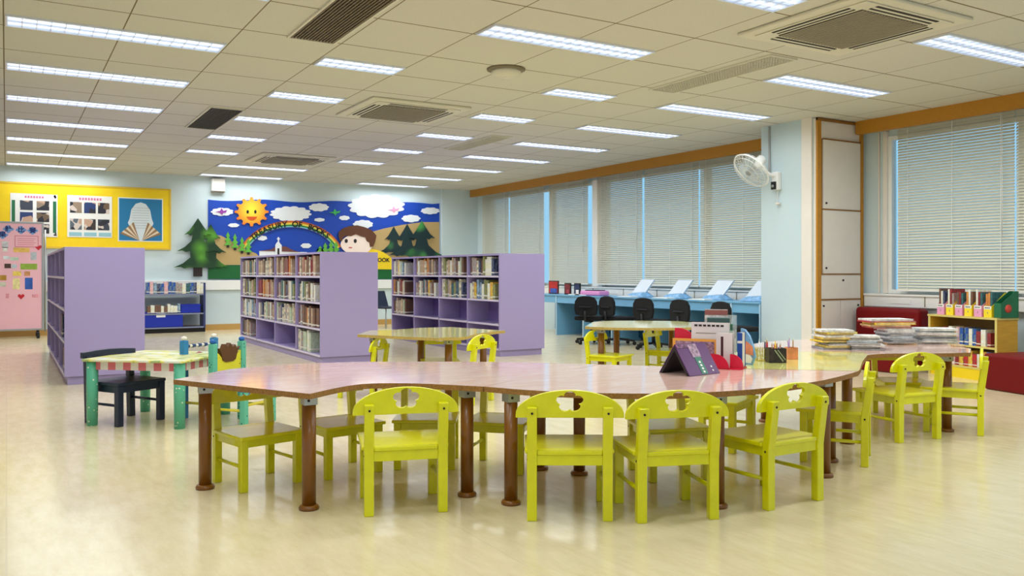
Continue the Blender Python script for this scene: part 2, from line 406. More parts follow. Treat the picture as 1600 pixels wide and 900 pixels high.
for r, c, n in lamps:
    pr_, W = PR[n]
    o = pr_ if not used[n] else copy_tree(pr_); used[n] = True
    x = TX0+TXP*c+.012
    if c == 6: x += .05
    o.location = (x, row_y(r), H)
    size = 'long' if n == 2 else 'short'
    if r < 0: lb = 'long louvred ceiling light beyond the frame, %s' % (COLN[c])
    else: lb = '%s louvred ceiling light %s, %s' % (size, COLN[c], ROWN[r])
    o['label'] = lb; o['group'] = 'recessed louvred ceiling lights' if r >= 0 else 'ceiling lights out of view behind the camera'
    ld = bpy.data.lights.new('lamp_glow', 'AREA'); ld.shape = 'RECTANGLE'; ld.size = W-.04; ld.size_y = .28
    ld.energy = LAMP_W*n; ld.color = (.92, .965, 1.0); ld.spread = math.radians(165)
    lo = bpy.data.objects.new('lamp_glow', ld); COL.objects.link(lo); lo.parent = o; lo.location = (W/2, .165, -.02)

# ------------------------------------------------------------------ ceiling air conditioners and grilles
def cassette(loc, label, gs=.8, dark=M_grille):
    S = 1.27
    t = thing('ceiling_air_conditioner', label, 'air conditioner', loc)
    MB().box(-S/2, -S/2, -.03, S/2, S/2, 0).build('panel', M_acw, t, bevel=.012)
    MB().box(-S/2+.1, -S/2+.1, -.04, S/2-.1, S/2-.1, -.03).build('inner_panel', M_acw, t, bevel=.006)
    g = MB().box(-gs/2, -gs/2, -.043, gs/2, gs/2, -.040, 1)
    n = 22
    for k in range(n): x = -gs/2+gs*(k+.5)/n; g.box(x-.010, -gs/2, -.05, x+.010, gs/2, -.043)
    g.build('intake_grille', [M_acw if dark is M_acw else M_grille, M_slot], t)
    for a in range(4):
        M = Matrix.Rotation(a*PI/2, 4, 'Z'); y = gs/2+.075
        v = MB().box(-.37, y-.04, -.0435, .37, y-.014, -.0395, 0, M); v.box(-.37, y+.014, -.0435, .37, y+.04, -.0395, 0, M)
        v.build('air_slot', M_slot, t)
        MB().box(-.37, y-.0135, -.043, .37, y+.0135, -.036, 0, M).build('louvre_blade', M_acw, t)
cassette((5.88, 4.52, H), 'large square air conditioner in the ceiling at upper right')
cassette((4.2, 9.72, H), 'square ceiling air conditioner in the middle of the room')
cassette((4.28, 14.85, H), 'square ceiling air conditioner farthest back, above the lilac bookcases')
def grille(x0, y0, x1, y1, label, m1, m2, axis=1, pitch=.026):
    t = thing('ceiling_grille', label, 'vent', ((x0+x1)/2, (y0+y1)/2, H)); a, b = (x1-x0)/2, (y1-y0)/2
    MB().box(-a, -b, -.004, a, b, -.001).build('backing', m2, t)
    f = MB(); e = .02
    f.box(-a-e, -b-e, -.016, a+e, -b, 0); f.box(-a-e, b, -.016, a+e, b+e, 0); f.box(-a-e, -b, -.016, -a, b, 0); f.box(a, -b, -.016, a+e, b, 0)
    f.build('frame', M_acw, t)
    s = MB(); n = int(2*a/pitch)
    for k in range(n): x = -a+2*a*(k+.5)/n; s.box(x-.004, -b, -.013, x+.004, b, -.004)
    if axis == 2:
        n = int(2*b/pitch)
        for k in range(n): y = -b+2*b*(k+.5)/n; s.box(-a, y-.004, -.013, a, y+.004, -.0045)
    s.build('blades', m1, t)
grille(2.06, 5.5, 2.44, 7.15, 'dark slotted ceiling vent at the top left of the picture', mat('vent_brown', (128, 112, 84), rough=.5), M_slot)
grille(2.12, 10.66, 2.50, 12.3, 'dark slotted ceiling vent above the left half of the mural', mat('vent_dark', (66, 60, 52), rough=.5), M_slot)
grille(6.02, 5.5, 6.34, 7.18, 'pale mesh ceiling vent in front of the large air conditioner', M_acw, M_grille, 2, .034)
grille(6.08, 10.77, 6.38, 12.34, 'pale mesh ceiling vent in the far right part of the ceiling', M_acw, M_grille, 2, .05)
t = thing('smoke_detector', 'round white ceiling detector near the middle of the ceiling', 'detector', (4.22, 7.22, H))
MB().lathe([(0, 0), (.19, 0), (.19, -.012), (.165, -.02), (0, -.02)][::-1], 28).build('base_plate', mat('detector_base', (120, 108, 84), rough=.6), t)
MB().lathe([(0, -.02), (.15, -.02), (.145, -.05), (.10, -.075), (0, -.08)][::-1], 28).build('dome', M_acw, t)
MB().lathe([(0, -.078), (.012, -.078), (.008, -.086), (0, -.086)][::-1], 10).build('indicator', M_white, t)

# ------------------------------------------------------------------ wall fan on the column
zf = 2.44
t = thing('wall_fan', 'white caged fan mounted on the side of the white column', 'fan', (8.93, on_x(8.93, 1216), zf))
MB().box(-.07, -.055, -.13, 0, .055, .11).build('base', M_white, t, bevel=.01)
MB().box(-.095, -.03, -.125, -.07, .045, -.02).build('switch_box', M_black, t, bevel=.004)
MB().lathe([(0, 0), (.018, 0), (.02, .01), (0, .012)], 12, 0, Matrix.Translation((-.095, .008, -.08)) @ Matrix.Rotation(-PI/2, 4, 'Y')).build('dial', M_metal, t)
hub = Vector((-.35, .15, .13)); nrm = Vector((-.765, .12, -.71)).normalized()
MB().tube([(-.05, 0, .06), (-.11, .03, .07), tuple(hub-nrm*.16+Vector((0, 0, -.05)))], .022, 10).build('arm', M_white, t)
MB().tube([hub-nrm*.26, hub-nrm*.24, hub-nrm*.10, hub-nrm*.05], .07, 18, radii=[.045, .068, .072, .05]).build('motor_housing', M_white, t)
u = nrm.cross(Vector((0,0,1))).normalized(); v_ = nrm.cross(u).normalized()
def ring(b, c, r, th, n=36): b.tube([c+(u*math.cos(2*PI*k/n)+v_*math.sin(2*PI*k/n))*r for k in range(n+1)], th, 6, caps=False)
cg = MB(); R = .27
for off, r in ((-.045, R*.9), (0, R), (.045, R*.9), (.06, R*.55), (-.06, R*.5), (.066, .07)): ring(cg, hub+nrm*off, r, .0065 if r == R else .003)
ring(cg, hub, R, .011)
for k in range(28):
    a = 2*PI*k/28; d = u*math.cos(a)+v_*math.sin(a)
    cg.tube([hub+nrm*.068+d*.05, hub+nrm*.06+d*R*.55, hub+nrm*.045+d*R*.88, hub+d*R, hub-nrm*.045+d*R*.88, hub-nrm*.06+d*R*.5, hub-nrm*.066+d*.05], .0022, 5, caps=False)
cg.build('cage', M_white, t)
for k in range(3):
    a = 2*PI*k/3; b = MB(); pts = []
    for rr, da, tw in ((.05, -.35, -1), (.14, -.5, -1), (.23, -.42, -.8), (.235, .1, 0), (.2, .45, .8), (.1, .5, 1), (.05, .4, 1)):
        d = u*math.cos(a+da)+v_*math.sin(a+da); pts.append(hub+d*rr+nrm*.02*tw)
    b.add(pts+[p-nrm*.003 for p in pts], [tuple(range(7)), tuple(range(7, 14))[::-1]]+[(i, (i+1)%7, 7+(i+1)%7, 7+i) for i in range(7)])
    b.build('blade', mat('fan_blade', (190, 205, 214), rough=.3), t)
MB().tube([hub+nrm*.03, hub+nrm*.075], .05, 16, radii=[.045, .03]).build('hub_cap', M_metal, t)
MB().tube([(-.035, -.02, -.13), (-.035, -.02, -.30)], .003, 6).build('pull_cord', M_white, t)
MB().lathe([(0, -.33), (.03, -.325), (.03, -.305), (0, -.30)], 12, 0, Matrix.Translation((-.035, -.02, 0))).build('cord_pull', M_cream, t)
tag(MB().box(8.915, on_x(8.93, 1203)-.015, zf+.1, 8.93, on_x(8.93, 1203)+.015, H-.01).build('cable_conduit', M_metal), 'thin grey cable conduit running from the ceiling to the wall fan', 'conduit')

# ------------------------------------------------------------------ wall speaker
x0, z1 = on_y(YB, 329, 279); x1, z0 = on_y(YB, 350, 300)
t = thing('wall_speaker', 'small white speaker box on the back wall above the mural', 'speaker', ((x0+x1)/2, YB, (z0+z1)/2))
a, b = (x1-x0)/2, (z1-z0)/2
MB().box(-a, -.13, -b, a, 0, b).build('case', M_white, t, bevel=.015)
MB().box(-a+.03, -.136, -b+.05, a-.03, -.13, b-.03).build('grille', M_cream, t)
MB().box(-a, -.1, -b-.02, a, 0, -b).build('bracket', M_grille, t)

# ------------------------------------------------------------------ mural (flat painted boards fixed to the back wall)
def wp(px, py, off=0): return on_y(YB-off, px, py)
def plate(name, pts, off, th, m, parent, lb=None):
    P = [wp(x, y, off) for x, y in pts]
    o = MB().prism(P, 0, th, 0, YM(YB-off)).build(name, m, parent)
    if lb: o['label'] = lb
    return o
def mmat(n, c, r=.55): return mat('mural_'+n, c, rough=r, var=.02)
m_sky = mmat('blue', (6, 66, 176)); m_cl = mmat('cloud', (232, 236, 240)); m_tan = mmat('tan', (186, 158, 104)); m_grn = mmat('green', (4, 96, 40))
mural = thing('wall_mural', 'painted cartoon mural of sky, rainbow, trees and a boy on the back wall', 'mural', (0, 0, 0))
def blob(cx, cy, rx, ry, n=9, amp=.12, seed=0):
    random.seed(seed+int(cx)); pts = []
    N = n*6
    for k in range(N):
        a = 2*PI*k/N; r = 1-amp+amp*abs(math.sin(n*a/2+seed)); pts.append((cx+rx*r*math.cos(a), cy+ry*r*math.sin(a)))
    return pts
sky = [(325, 436)]+[(325, 312)]
for k in range(0, 37):
    x = 325+k*10; sky.append((min(x, 686), 312+ (x-325)*.018+1.8*math.sin(k*.5)))
sky += [(686, 319), (686, 440)]
# keep x increasing along the top
sky = [(325, 436), (325, 312)]+sorted({(min(325+k*10, 686), round(312+k*.18+1.6*math.sin(k*.55), 2)) for k in range(1, 36)})+[(686, 318), (686, 440)]
plate('sky_panel', sky, .0, .02, m_sky, mural)
def grad_tree_mat(name, c0, c1, sc_=3.0):
    m = mmat(name, c0); n = m.node_tree.nodes; l = m.node_tree.links.new; b = n['Principled BSDF']
    t_ = n.new('ShaderNodeTexCoord'); v = n.new('ShaderNodeTexVoronoi'); v.inputs['Scale'].default_value = sc_; v.feature = 'SMOOTH_F1'; l(t_.outputs['Object'], v.inputs[0])
    cr = n.new('ShaderNodeValToRGB'); cr.color_ramp.elements[0].position = .08; cr.color_ramp.elements[1].position = .42
    cr.color_ramp.elements[0].color = rgb(c1); cr.color_ramp.elements[1].color = rgb(c0); l(v.outputs['Distance'], cr.inputs[0]); l(cr.outputs[0], b.inputs['Base Color']); return m
m_tr = grad_tree_mat('pine', (8, 56, 24), (84, 150, 40)); m_tr2 = grad_tree_mat('dark_pine', (4, 40, 44), (70, 150, 70)); m_sap = mmat('sapling', (96, 176, 60)); m_trk = mmat('trunk', (34, 20, 16))
plate('left_hill', [(325, 414), (325, 366), (345, 368), (360, 376), (376, 386), (400, 396), (420, 414)], .02, .012, m_tan, mural)
plate('right_hill', [(582, 362), (600, 357), (630, 351), (660, 347), (686, 347), (686, 420), (575, 420), (575, 366)], .02, .012, m_tan, mural)
plate('ground_strip', [(325, 414), (686, 418), (686, 436), (325, 436)], .032, .008, m_grn, mural)
for i, (cx, cy, rx, ry, n) in enumerate(((347, 331, 18, 6.5, 9), (454, 334, 33, 12, 13), (498, 324, 16, 6.5, 9), (499, 343.5, 8.5, 3, 6), (538, 340.5, 8.5, 3.7, 7), (365, 352, 9, 3.3, 6), (567, 350.5, 16, 7, 9), (672, 329.5, 15, 5.5, 9), (642, 341.5, 15, 6, 8), (588, 322, 45, 19, 13), (409.5, 372, 8, 4, 6), (478, 384, 8.5, 4, 6))):
    plate('cloud', blob(cx, cy, rx, ry, n, .14, i), .02, .012, m_cl, mural)
# sun
cx, cy = 393, 331; pts = []
for k in range(12*8):
    a = 2*PI*k/96; s_ = math.cos(12*a); r = 22 + (4.5 if s_ > 0 else -1.0)*min(1, abs(s_)*1.6); pts.append((cx+r*math.cos(a), cy+r*.86*math.sin(a)))
m_sun = mmat('sun', (248, 176, 30))
sunm = m_sun.node_tree; nn = sunm.nodes; tcn = nn.new('ShaderNodeTexCoord')
X0, Z0 = wp(393, 329, .03)
vm = nn.new('ShaderNodeVectorMath'); vm.operation = 'DISTANCE'; vm.inputs[1].default_value = (X0, YB-.05, Z0); sunm.links.new(tcn.outputs['Object'], vm.inputs[0])
cr = nn.new('ShaderNodeValToRGB'); cr.color_ramp.elements[0].position = .05; cr.color_ramp.elements[1].position = .36; cr.color_ramp.elements[0].color = rgb((255, 226, 60)); cr.color_ramp.elements[1].color = rgb((236, 110, 24))
sunm.links.new(vm.outputs['Value'], cr.inputs[0]); sunm.links.new(cr.outputs[0], nn['Principled BSDF'].inputs['Base Color'])
sun = plate('sun', pts, .032, .014, m_sun, mural)
m_blk = mmat('black', (18, 14, 14)); m_or = mmat('orange', (214, 84, 20))
for ex in (387, 399): plate('eye', blob(ex, 331, 1.8, 2.8, 5, 0), .046, .004, m_blk, sun)
plate('mouth', [(385, 338.5), (402, 338.5), (400, 342), (396, 344.3), (391, 344.3), (387, 342)], .046, .004, m_or, sun)
# rainbow bands
def arc(cx, cy, rx, ry, w_, a0, a1, n=40):
    o_ = [(cx+rx*math.cos(a0+(a1-a0)*k/n), cy-ry*math.sin(a0+(a1-a0)*k/n)) for k in range(n+1)]
    i_ = [(cx+(rx-w_)*math.cos(a0+(a1-a0)*k/n), cy-(ry-w_)*math.sin(a0+(a1-a0)*k/n)) for k in range(n+1)]
    return o_+i_[::-1]
RC = (455, 410, 84, 65)
def arc_plate(name, q, w_, m, n=40):
    A0, A1 = math.radians(22), math.radians(158)
    b = MB(); o_ = []; i_ = []
    for k in range(n+1):
        a = A0+(A1-A0)*k/n
        o_.append(wp(RC[0]+(RC[2]-q)*math.cos(a), RC[1]-(RC[3]-q)*math.sin(a), .034)); i_.append(wp(RC[0]+(RC[2]-q-w_)*math.cos(a), RC[1]-(RC[3]-q-w_)*math.sin(a), .034))
    for k in range(n): b.prism([o_[k], o_[k+1], i_[k+1], i_[k]], 0, .008, 0, YM(YB-.032))
    return b.build(name, m, rb)
rb = thing('rainbow', None, None); rb.parent = mural
for q, w_, c in ((0, 2, (206, 96, 34)), (2, 1.8, (232, 158, 40)), (3.8, 2.0, (238, 222, 90)), (5.8, 2.4, (30, 130, 60)), (8.2, 1.6, (120, 190, 200)), (9.8, 1.2, (60, 60, 150))):
    arc_plate('colour_band', q, w_, mmat('band%d' % int(q*10), c))
phrase = 'TREASURY OF BOOKS'; A0, A1 = math.radians(139), math.radians(44)
for i, ch in enumerate(phrase):
    if ch == ' ': continue
    a = A0+(A1-A0)*i/(len(phrase)-1)
    X, Z = wp(RC[0]+(RC[2]-5.6)*math.cos(a), RC[1]-(RC[3]-5.6)*math.sin(a), .045)
    tilt = math.atan2(-(RC[2])*math.cos(a)*-1*0+0, 1)  # upright unless tilted below
    tl = math.atan((RC[3]*math.cos(a))/(RC[2]*math.sin(a)))*-1
    text_mesh(ch, .17, 'letter', m_blk, rb, Matrix.Translation((X, YB-.046, Z)) @ Matrix.Rotation(PI/2, 4, 'X') @ Matrix.Rotation(tl, 4, 'Z'), .003)
# pine trees
def pine(cx, top, bot, wd, tiers, m, th=.02, off=.034, trunk=None, lean=0):
    hgt = bot-top; L_ = [(cx+lean, top)]; R_ = []
    for k in range(tiers):
        yb = top+hgt*(k+1)/tiers; wk = wd*(.62+.38*(k+1)/tiers)/2*(.75 if k == 0 else 1)
        yi = yb-hgt/tiers*.12
        R_ += [(cx+wk*.30, yb-hgt/tiers*.62), (cx+wk*.62, yb-hgt/tiers*.25), (cx+wk, yb), (cx+wk*.72, yb-1), (cx+wk*.55, yb+1.5), (cx+wk*.36, yb)]
    Lm = [(2*cx-x, y) for x, y in R_][::-1]
    o = plate('pine_tree', [(cx+lean, top)]+R_+Lm, off, th, m, mural)
    if trunk: plate('trunk', [(cx-trunk[0], bot), (cx+trunk[0], bot), (cx+trunk[0], bot+trunk[1]), (cx-trunk[0], bot+trunk[1])], off, .012, m_trk, o)
pine(329, 350, 417, 56, 3, m_tr, .02, .04)
pine(309, 341, 418, 76, 3, m_tr, .03, .06, (7, 14))
for cx, tp, bt, wd in ((356, 362, 383, 14), (367, 365, 387, 14), (378, 370, 392, 14), (388, 372, 394, 14)): pine(cx, tp, bt, wd, 3, m_sap, .012, .034, (2, 4))
for cx, tp, bt, wd in ((500, 384, 398, 14), (508, 379, 398, 15), (517, 377, 398, 16), (525, 377, 398, 15)): pine(cx, tp, bt, wd, 3, m_sap, .012, .036)
pine(615, 354, 394, 46, 2, m_tr2, .012, .034); pine(636, 350, 399, 58, 2, m_tr2, .014, .046); pine(659, 345, 400, 68, 2, m_tr2, .016, .06)
# birds in the sky
for cx, cy, c, nm in ((347, 331, (150, 60, 160), 'a'), (524, 332, (60, 170, 90), 'b'), (616, 328, (236, 160, 190), 'c')):
    plate('bird', [(cx-10, cy), (cx-3, cy-1.5), (cx-1, cy-6), (cx+2, cy-1.5), (cx+8, cy-3), (cx+6, cy+1), (cx+2, cy+1.5), (cx, cy+5), (cx-3, cy+1.5)], .036, .006, mmat('bird_'+nm, c), mural)
# church
ch = plate('church_body', [(405, 397), (405, 392), (480, 394), (480, 400), (405, 400)], .034, .01, m_cl, mural)
plate('roof', [(405, 392), (424, 389.5), (431, 385), (446, 385), (458, 391), (470, 394)], .045, .006, mmat('roof', (110, 64, 60)), ch)
plate('tower', [(430, 399), (430, 383), (431, 381), (433, 378), (436, 378), (438, 381), (440, 383), (440, 399)], .052, .008, m_cl, ch)
plate('door', [(433.5, 399), (433.5, 388), (436.5, 388), (436.5, 399)], .061, .003, m_blk, ch)
plate('cross', [(434, 378), (434, 374), (432.5, 374), (432.5, 372.6), (434, 372.6), (434, 370.5), (436, 370.5), (436, 372.6), (437.5, 372.6), (437.5, 374), (436, 374), (436, 378)], .052, .006, m_cl, ch)
# boy reading
m_skin = mmat('skin', (246, 226, 214)); m_hair = mmat('hair', (92, 50, 22)); m_yb = mmat('book_yellow', (240, 206, 24))
plate('yellow_book', [(545, 420), (545, 404)]+[(545+k*7, 398-9*math.sin(PI*min(1, (k+2)/12)) + (max(0, k-6)**2)*.55) for k in range(1, 11)]+[(616, 412), (616, 421)], .034, .016, m_yb, mural)
by = plate('boy_face', blob(557, 382, 25, 16, 5, .02), .05, .012, m_skin, mural)
plate('ear', blob(577, 383, 4.5, 5, 5, .0), .05, .014, m_skin, by)
hp = [(531, 376), (529, 370), (529, 363), (535, 357), (545, 353.5), (558, 352), (570, 355), (581, 360), (588, 368), (586, 378), (583, 385), (578, 386), (577, 379), (573, 377), (571, 371), (563, 369), (556, 366), (548, 369), (541, 368), (536, 371), (534, 377)]
plate('hair', hp, .062, .01, m_hair, by)
for ex in (541, 555): plate('eye', blob(ex, 376.5, 2.4, 3.2, 5, 0), .062, .004, m_blk, by)
plate('mouth', blob(547.5, 387, 3, 1, 5, 0), .062, .004, mmat('lips', (196, 90, 80)), by)
X, Z = wp(597, 406.5, .05)
text_mesh('BOOK', .13, 'book_lettering', m_blk, mural, Matrix.Translation((X, YB-.052, Z)) @ Matrix.Rotation(PI/2, 4, 'X'), .003)

# ------------------------------------------------------------------ yellow notice board and its posters
def wrect(x0, y0, x1, y1): return [(x0, y0), (x1, y0+(x1-x0)*0), (x1, y1), (x0, y1)]
nb = thing('notice_board', 'long yellow notice board high on the back wall at left', 'notice board', (0, 0, 0))
m_ny = mat('board_yellow', (250, 214, 20), rough=.7, var=.03)
bdX0 = on_y(YB, -14); bdX1 = on_y(YB, 264); bz1 = wp(130, 292)[1]; bz0 = wp(130, 386)[1]
MB().box(bdX0, YB-.03, bz0, bdX1, YB, bz1).build('yellow_backing', m_ny, nb)
fr = MB(); e = .035; fr.box(bdX0-e, YB-.04, bz1, bdX1+e, YB, bz1+e); fr.box(bdX0-e, YB-.04, bz0-e, bdX1+e, YB, bz0)
fr.box(bdX0-e, YB-.04, bz0, bdX0, YB, bz1); fr.box(bdX1, YB-.04, bz0, bdX1+e, YB, bz1)
fr.build('frame', mat('board_frame', (226, 190, 60), rough=.4), nb)
BX = lambda px: on_y(YB-.03, px)
def photo_mat(i):
    cols = [(60, 66, 80), (150, 130, 110), (40, 60, 110), (110, 90, 70), (90, 100, 110), (60, 50, 46)]
    m = mat('photo_print_%d' % (i%6), cols[i%6], rough=.4)
    if 'p' not in m:
        m['p'] = 1; n = m.node_tree.nodes; l = m.node_tree.links.new; t_ = n.new('ShaderNodeTexCoord')
        v = n.new('ShaderNodeTexVoronoi'); v.inputs['Scale'].default_value = 9; l(t_.outputs['Object'], v.inputs[0])
        cr = n.new('ShaderNodeValToRGB'); cr.color_ramp.interpolation = 'CONSTANT'; e = cr.color_ramp.elements
        e[0].color = rgb(cols[i%6]); e[1].color = rgb((214, 200, 190)); e[1].position = .72
        k = e.new(.35); k.color = rgb((196, 160, 136)); k = e.new(.5); k.color = rgb((40, 40, 50))
        s = n.new('ShaderNodeSeparateColor'); l(v.outputs['Color'], s.inputs[0]); l(s.outputs[0], cr.inputs[0]); l(cr.outputs[0], n['Principled BSDF'].inputs['Base Color'])
    return m
def poster(name, x0, x1, z0, z1, m, label, yy=YB-.034):
    t = thing(name, label, 'poster', (x0, yy, z0)); MB().box(0, -.003, 0, x1-x0, 0, z1-z0).build('sheet', m, t); return t
def zat(px, py): return on_y(YB-.03, px, py)[1]
hz1 = zat(100, 303+0); 
# poster of group photographs
x0, x1 = BX(16), BX(90); z0, z1 = zat(55, 370), zat(55, 303)
p = poster('photo_poster', x0, x1, z0, z1, M_paper, 'white poster with group photographs and green side bars, left on the yellow board'); W, Hh = x1-x0, z1-z0
k = 0
for r in range(3):
    for c in range(2):
        MB().box(W*(.2+.35*c), -.006, Hh*(.62-.27*r), W*(.47+.35*c), -.003, Hh*(.84-.27*r)).build('photograph', photo_mat(k), p); k += 1
for xx in (.03, .9): MB().box(W*xx, -.006, Hh*.1, W*(xx+.07), -.003, Hh*.84).build('green_bar', mat('bar_green', (30, 110, 70), rough=.6), p)
tm = MB()
for k in range(7): tm.box(W*(.3+.06*k), -.006, Hh*.9, W*(.34+.06*k), -.003, Hh*.95)
tm.build('heading', mat('heading_pink', (216, 120, 160), rough=.6), p)
random.seed(3)
for k in range(14):
    xx = random.choice((.02, .9))+random.random()*.06; zz = random.choice((.02, .88))+random.random()*.08; MB().box(W*xx, -.006, Hh*zz, W*(xx+.035), -.003, Hh*(zz+.03)).build('leaf_print', M_black, p)
# poster of six portraits
x0, x1 = BX(105), BX(175); z0, z1 = zat(140, 371), zat(140, 306)
p = poster('portrait_poster', x0, x1, z0, z1, M_paper, 'white poster with six portrait photographs, centre of the yellow board'); W, Hh = x1-x0, z1-z0
for r in range(2):
    for c in range(3): MB().box(W*(.06+.31*c), -.006, Hh*(.58-.40*r), W*(.32+.31*c), -.003, Hh*(.84-.40*r)).build('photograph', photo_mat(c+3*r+1), p)
tm = MB()
for k in range(8): tm.box(W*(.26+.065*k), -.006, Hh*.89, W*(.305+.065*k), -.003, Hh*.95)
tm.build('heading', mat('heading_pink', (216, 120, 160)), p)
cp = MB()
for k in range(3): cp.box(W*(.04+.33*k), -.006, Hh*.03, W*(.32+.33*k), -.003, Hh*.12)
cp.build('caption', mat('caption_teal', (150, 196, 206), rough=.6), p)
# poster with an open book on blue
x0, x1 = BX(186), BX(253); z0, z1 = zat(220, 376), zat(220, 311)
m_bp = mat('poster_blue', (30, 120, 170), rough=.5)
p = poster('book_poster', x0, x1, z0, z1, m_bp, 'blue poster with a large open book, right end of the yellow board'); W, Hh = x1-x0, z1-z0
def pshape(name, pts, y, m): return MB().prism([(x*W, z*Hh) for x, z in pts], 0, .002, 0, YM(-y)).build(name, m, p)
pshape('book_page', [(.46, .0), (.54, .0), (.74, .30), (.80, .42), (.76, .52), (.72, .74), (.62, .88), (.5, .92), (.38, .88), (.28, .74), (.24, .52), (.20, .42), (.26, .30)], .003, mat('poster_page', (214, 226, 232), rough=.6))
for sx in (0, 1):
    for k in range(7):
        q = [(.47, .0), (.02+.045*k, .16+.04*k), (.065+.045*k, .20+.04*k)]
        if sx: q = [(1-x, z) for x, z in q]
        pshape('page_edge', q, .0052, mat('page_brown%d' % (k%2), ((150, 116, 80), (220, 205, 180))[k%2], rough=.6))
ln = MB()
for k in range(9): ln.box(W*.3, -.0065, Hh*(.3+.06*k), W*.7, -.0055, Hh*(.306+.06*k))
ln.build('printed_line', M_grille, p)
MB().box(-.02, 0, -.02, W+.02, .002, Hh+.02).build('white_border', M_paper, p)

# ------------------------------------------------------------------ wheeled pink display board
bd = thing('display_board', 'pink poster board on wheels in an aluminium frame, far left', 'display board', tuple(at(8, 529)), 0)
bx0 = -1.2; x_r = at(66, 529).x-bd.location.x; 
yb_ = 0
m_bpk = mat('board_pink', (238, 184, 196), rough=.7, var=.02)
MB().box(bx0, -.02, .17, x_r, .02, 2.1).build('panel', m_bpk, bd)
f = MB(); e = .035
f.box(bx0-e, -.03, 2.1, x_r+e, .03, 2.1+e); f.box(bx0-e, -.03, .17-e, x_r+e, .03, .17); f.box(x_r, -.03, .17, x_r+e, .03, 2.1); f.box(bx0-e, -.03, .17, bx0, .03, 2.1)
f.build('frame', M_metal, bd, bevel=.004)
MB().tube([(x_r+.06, .05, .1), (x_r+.06, .05, 2.0)], .018, 10).build('upright', M_metal, bd)
MB().bar((x_r-.06, -.25, .09), (x_r-.06, .35, .09), .04, .03).box(x_r-.08, -.02, .09, x_r-.04, .05, .17).build('foot', M_black, bd)
for yy in (-.22, .32):
    MB().tube([(x_r-.085, yy, .04), (x_r-.035, yy, .04)], .04, 14).build('caster', M_black, bd)
random.seed(5)
m_bc = mat('clover_blue', (120, 160, 214), rough=.7); m_ink = mat('navy_ink', (16, 40, 110), rough=.6)
bxp = lambda px: on_y(bd.location.y-.02, px)-bd.location.x
bzp = lambda px, py: on_y(bd.location.y-.02, px, py)[1]
def sheet(name, px0, py0, px1, py1, m, k=1): return MB().box(bxp(px0), -.02-.004*k, bzp(px0, py1), bxp(px1), -.02, bzp(px0, py0)).build(name, m, bd)
for ch_, px, py in (('計', 13, 358), ('比', 33, 359.5), ('賽', 51, 360.5), ('果', 4, 367)):
    MB().prism([(bxp(px)+.075*math.cos(a*PI/12)*(1+.2*math.cos(a*PI/3)), bzp(px, py)+.06*math.sin(a*PI/12)*(1+.25*math.cos(a*PI/3))) for a in range(24)], 0, .004, 0, YM(-.02)).build('title_backing', m_bc, bd)
    text_mesh(ch_, .115, 'title_character', m_ink, bd, Matrix.Translation((bxp(px), -.027, bzp(px, py))) @ Matrix.Rotation(PI/2, 4, 'X'), .002)
sheet('caption_frame', 23, 368, 60, 386, mat('caption_red', (206, 110, 120), rough=.7)); sheet('caption_sheet', 24, 369, 59, 385, m_bpk, 1.4)
ln = MB()
for k in range(4): ln.box(bxp(27), -.028, bzp(27, 373+k*3.2), bxp(56-3*(k%2)), -.0256, bzp(27, 372.3+k*3.2))
ln.build('printed_line', mat('caption_red', (206, 110, 120)), bd)
for i, (a, b, c, d, col) in enumerate(((3, 377, 13, 387, (200, 200, 204)), (4, 386, 12, 393, (214, 214, 206)), (21, 387, 46, 394, (220, 180, 90)), (48, 394, 57, 406, (180, 190, 196)), (5, 400, 15, 405, (220, 224, 230)), (16, 402, 29, 407, (190, 214, 190)), (7, 412, 17, 419, (70, 50, 40)), (18, 413, 26, 419, (176, 190, 200)), (32, 412, 58, 421, (140, 170, 60)), (20, 424, 33, 431, (226, 200, 90)), (38, 424, 47, 431, (200, 140, 90)), (0, 430, 10, 438, (170, 130, 40)), (0, 441, 9, 448, (200, 200, 180)), (20, 435, 31, 452, (226, 214, 150)), (39, 434, 51, 452, (40, 86, 170)), (9, 459, 14, 466, (226, 150, 160)), (50, 460, 60, 465, (226, 150, 160)))):
    o = sheet('entry_card', a, b, c, d, mat('card_%d' % i, col, rough=.6, var=.25, vscale=18))
for px, py in ((33, 463.5), (60, 387)):
    X, Z = bxp(px), bzp(px, py)
    MB().prism([(X, Z-.05), (X+.055, Z+.01), (X+.045, Z+.04), (X+.02, Z+.045), (X, Z+.025), (X-.02, Z+.045), (X-.045, Z+.04), (X-.055, Z+.01)], 0, .005, 0, YM(-.02)).build('paper_heart', mat('heart_red', (196, 20, 40)), bd)

